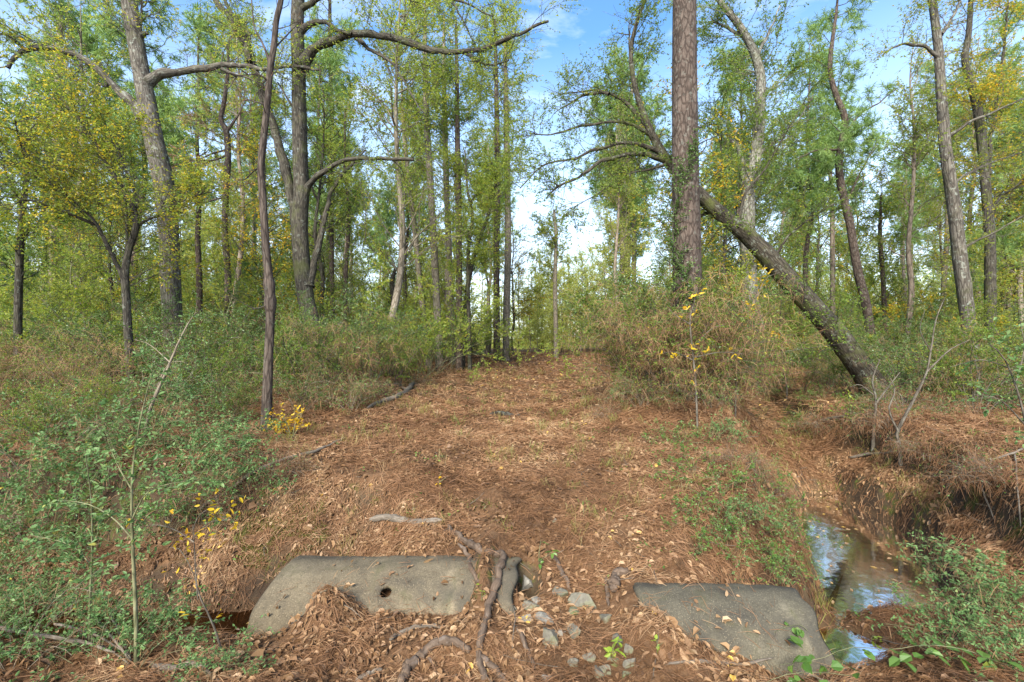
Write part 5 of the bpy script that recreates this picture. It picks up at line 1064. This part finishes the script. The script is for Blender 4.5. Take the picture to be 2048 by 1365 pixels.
# broad leaved vine in the near right corner
def vine_px(label, pts, d, size, n, mat='l_vine', name='trailing_vine', dd=0.0, width=.75):
    P, R = px_path(pts, [4, 3], d, dd=dd); base = P[0].copy()
    lb = MB(); root = empty(name, base, label, 'vine'); tubes(lb, (P - base)[None], np.full((1, len(P)), .0022), 5)
    A = spline(P, 12)[None]; Q, _, _, _ = children(A, n, .02, 1, size * 1.2, (.6, 1.2), .2, .15, 4, flat=.3); tubes(lb, Q - base, np.full((len(Q), 4), .0012), 3); lb.build('stems', M['twig_green'], root)
    cm = MB(); leaves_on(cm, Q - base, 2, size, .6, width, 1.2, .2); cm.build('leaves', M[mat], root, smooth=False)
vine_px('broad leaved green vine trailing over the litter in the near corner', [(1560, 1330), (1640, 1318), (1700, 1295), (1780, 1300), (1850, 1290), (1930, 1300), (2010, 1330)], 3.55, .095, 16, dd=-.3)
vine_px('second broad leaved vine low in the near corner', [(1520, 1372), (1570, 1350), (1640, 1345), (1720, 1355)], 3.25, .085, 10)
vine_px('vine with heart shaped leaves lying on the dark pipe', [(1545, 1268), (1570, 1255), (1600, 1250), (1615, 1262)], 3.78, .06, 5)
# ivy-like vine climbing the large pine
th_ = np.linspace(0, 1, 40); tz_ = -1.3 + th_ * 5.6; ang_ = -1.2 + 1.0 * np.sin(th_ * 7) - PI / 2 + 1.0
pr = .36; Pv = np.stack([3.82 + pr * np.cos(ang_), 10 + pr * np.sin(ang_), tz_], 1); base = Pv[0].copy()
root = empty('climbing_vine', base, 'small leaved evergreen vine climbing the trunk of the large pine', 'vine')
lb = MB(); tubes(lb, (Pv - base)[None], np.linspace(.012, .004, 40)[None], 6)
Q, _, _, _ = children(spline(Pv, 20)[None], 330, .02, 1, .46, (.5, 1.3), .1, .25, 5); tubes(lb, Q - base, np.full((len(Q), 5), .002), 3); lb.build('stems', M['twig'], root)
cm = MB(); leaves_on(cm, Q - base, 16, .05, .1, .5, .7, .2); cm.build('leaves', M['l_dark'], root, smooth=False)

# ------------------------------------------------------------------ light, sky, camera
SUN_EL, SUN_ROT = math.radians(36), math.radians(196)
w = bpy.data.worlds.new('World'); bpy.context.scene.world = w; w.use_nodes = True
ns, L = w.node_tree.nodes, w.node_tree.links; ns.clear()
sky = N(ns, 'ShaderNodeTexSky', sky_type='NISHITA', sun_disc=False, sun_elevation=SUN_EL, sun_rotation=SUN_ROT, air_density=1.0, dust_density=.6, ozone_density=1.5)
tc = N(ns, 'ShaderNodeTexCoord')
# thin streaky clouds laid on a high flat sheet: direction / height
sp = N(ns, 'ShaderNodeSeparateXYZ'); L.new(tc.outputs['Generated'], sp.inputs[0])
zz = N(ns, 'ShaderNodeMath', operation='MAXIMUM', i_1=.02); L.new(sp.outputs['Z'], zz.inputs[0])
za = N(ns, 'ShaderNodeMath', operation='ADD', i_1=.12); L.new(zz.outputs[0], za.inputs[0])
dx = N(ns, 'ShaderNodeMath', operation='DIVIDE'); L.new(sp.outputs['X'], dx.inputs[0]); L.new(za.outputs[0], dx.inputs[1])
dy = N(ns, 'ShaderNodeMath', operation='DIVIDE'); L.new(sp.outputs['Y'], dy.inputs[0]); L.new(za.outputs[0], dy.inputs[1])
cb = N(ns, 'ShaderNodeCombineXYZ'); L.new(dx.outputs[0], cb.inputs[0]); L.new(dy.outputs[0], cb.inputs[1])
mp = N(ns, 'ShaderNodeMapping'); mp.inputs['Scale'].default_value = (1.0, 2.1, 1); mp.inputs['Rotation'].default_value = (0, 0, .25); L.new(cb.outputs[0], mp.inputs[0])
cn = N(ns, 'ShaderNodeTexNoise', i_Scale=1.25, i_Detail=9.0, i_Roughness=.6, i_Distortion=.35); L.new(mp.outputs[0], cn.inputs['Vector'])
cr_ = N(ns, 'ShaderNodeMapRange', i_1=.52, i_2=.78, i_3=0.0, i_4=.75); L.new(cn.outputs['Fac'], cr_.inputs[0])
# more of the thin cloud towards the horizon, where the sheet is seen edge on
hz = N(ns, 'ShaderNodeMapRange', i_1=.04, i_2=.55, i_3=.75, i_4=0.0); L.new(sp.outputs['Z'], hz.inputs[0])
am = N(ns, 'ShaderNodeMath', operation='MAXIMUM'); L.new(cr_.outputs[0], am.inputs[0]); L.new(hz.outputs[0], am.inputs[1])
hs = N(ns, 'ShaderNodeHueSaturation', i_Saturation=1.22, i_Value=1.2); L.new(sky.outputs[0], hs.inputs['Color'])
mx = N(ns, 'ShaderNodeMix', data_type='RGBA'); L.new(am.outputs[0], mx.inputs[0]); L.new(hs.outputs[0], mx.inputs[6]); mx.inputs[7].default_value = (5.6, 6.1, 6.9, 1)
bg = N(ns, 'ShaderNodeBackground', i_Strength=.108); L.new(mx.outputs[2], bg.inputs[0])
wo = N(ns, 'ShaderNodeOutputWorld'); L.new(bg.outputs[0], wo.inputs[0])
sd = bpy.data.lights.new('sun', 'SUN'); sd.energy = 3.5; sd.angle = math.radians(22); sd.color = (1, .95, .86)
so = bpy.data.objects.new('sun', sd); C.objects.link(so)
from mathutils import Vector
az = SUN_ROT
dirv = Vector((math.sin(az) * math.cos(SUN_EL), math.cos(az) * math.cos(SUN_EL), math.sin(SUN_EL)))
so.rotation_euler = (-dirv).to_track_quat('-Z', 'Y').to_euler()
cam = bpy.data.cameras.new('camera'); cam.lens = 36 * F / 2048; cam.sensor_width = 36; cam.clip_end = 1000; cam.clip_start = .05
co = bpy.data.objects.new('camera', cam); C.objects.link(co); co.rotation_euler = (PI / 2, 0, 0)
sc = bpy.context.scene; sc.camera = co
sc.view_settings.view_transform = 'Standard'; sc.view_settings.look = 'None'; sc.view_settings.exposure = 1.65; sc.view_settings.gamma = 1
sc.cycles.max_bounces = 8; sc.cycles.transparent_max_bounces = 8; sc.cycles.diffuse_bounces = 4; sc.cycles.transmission_bounces = 5
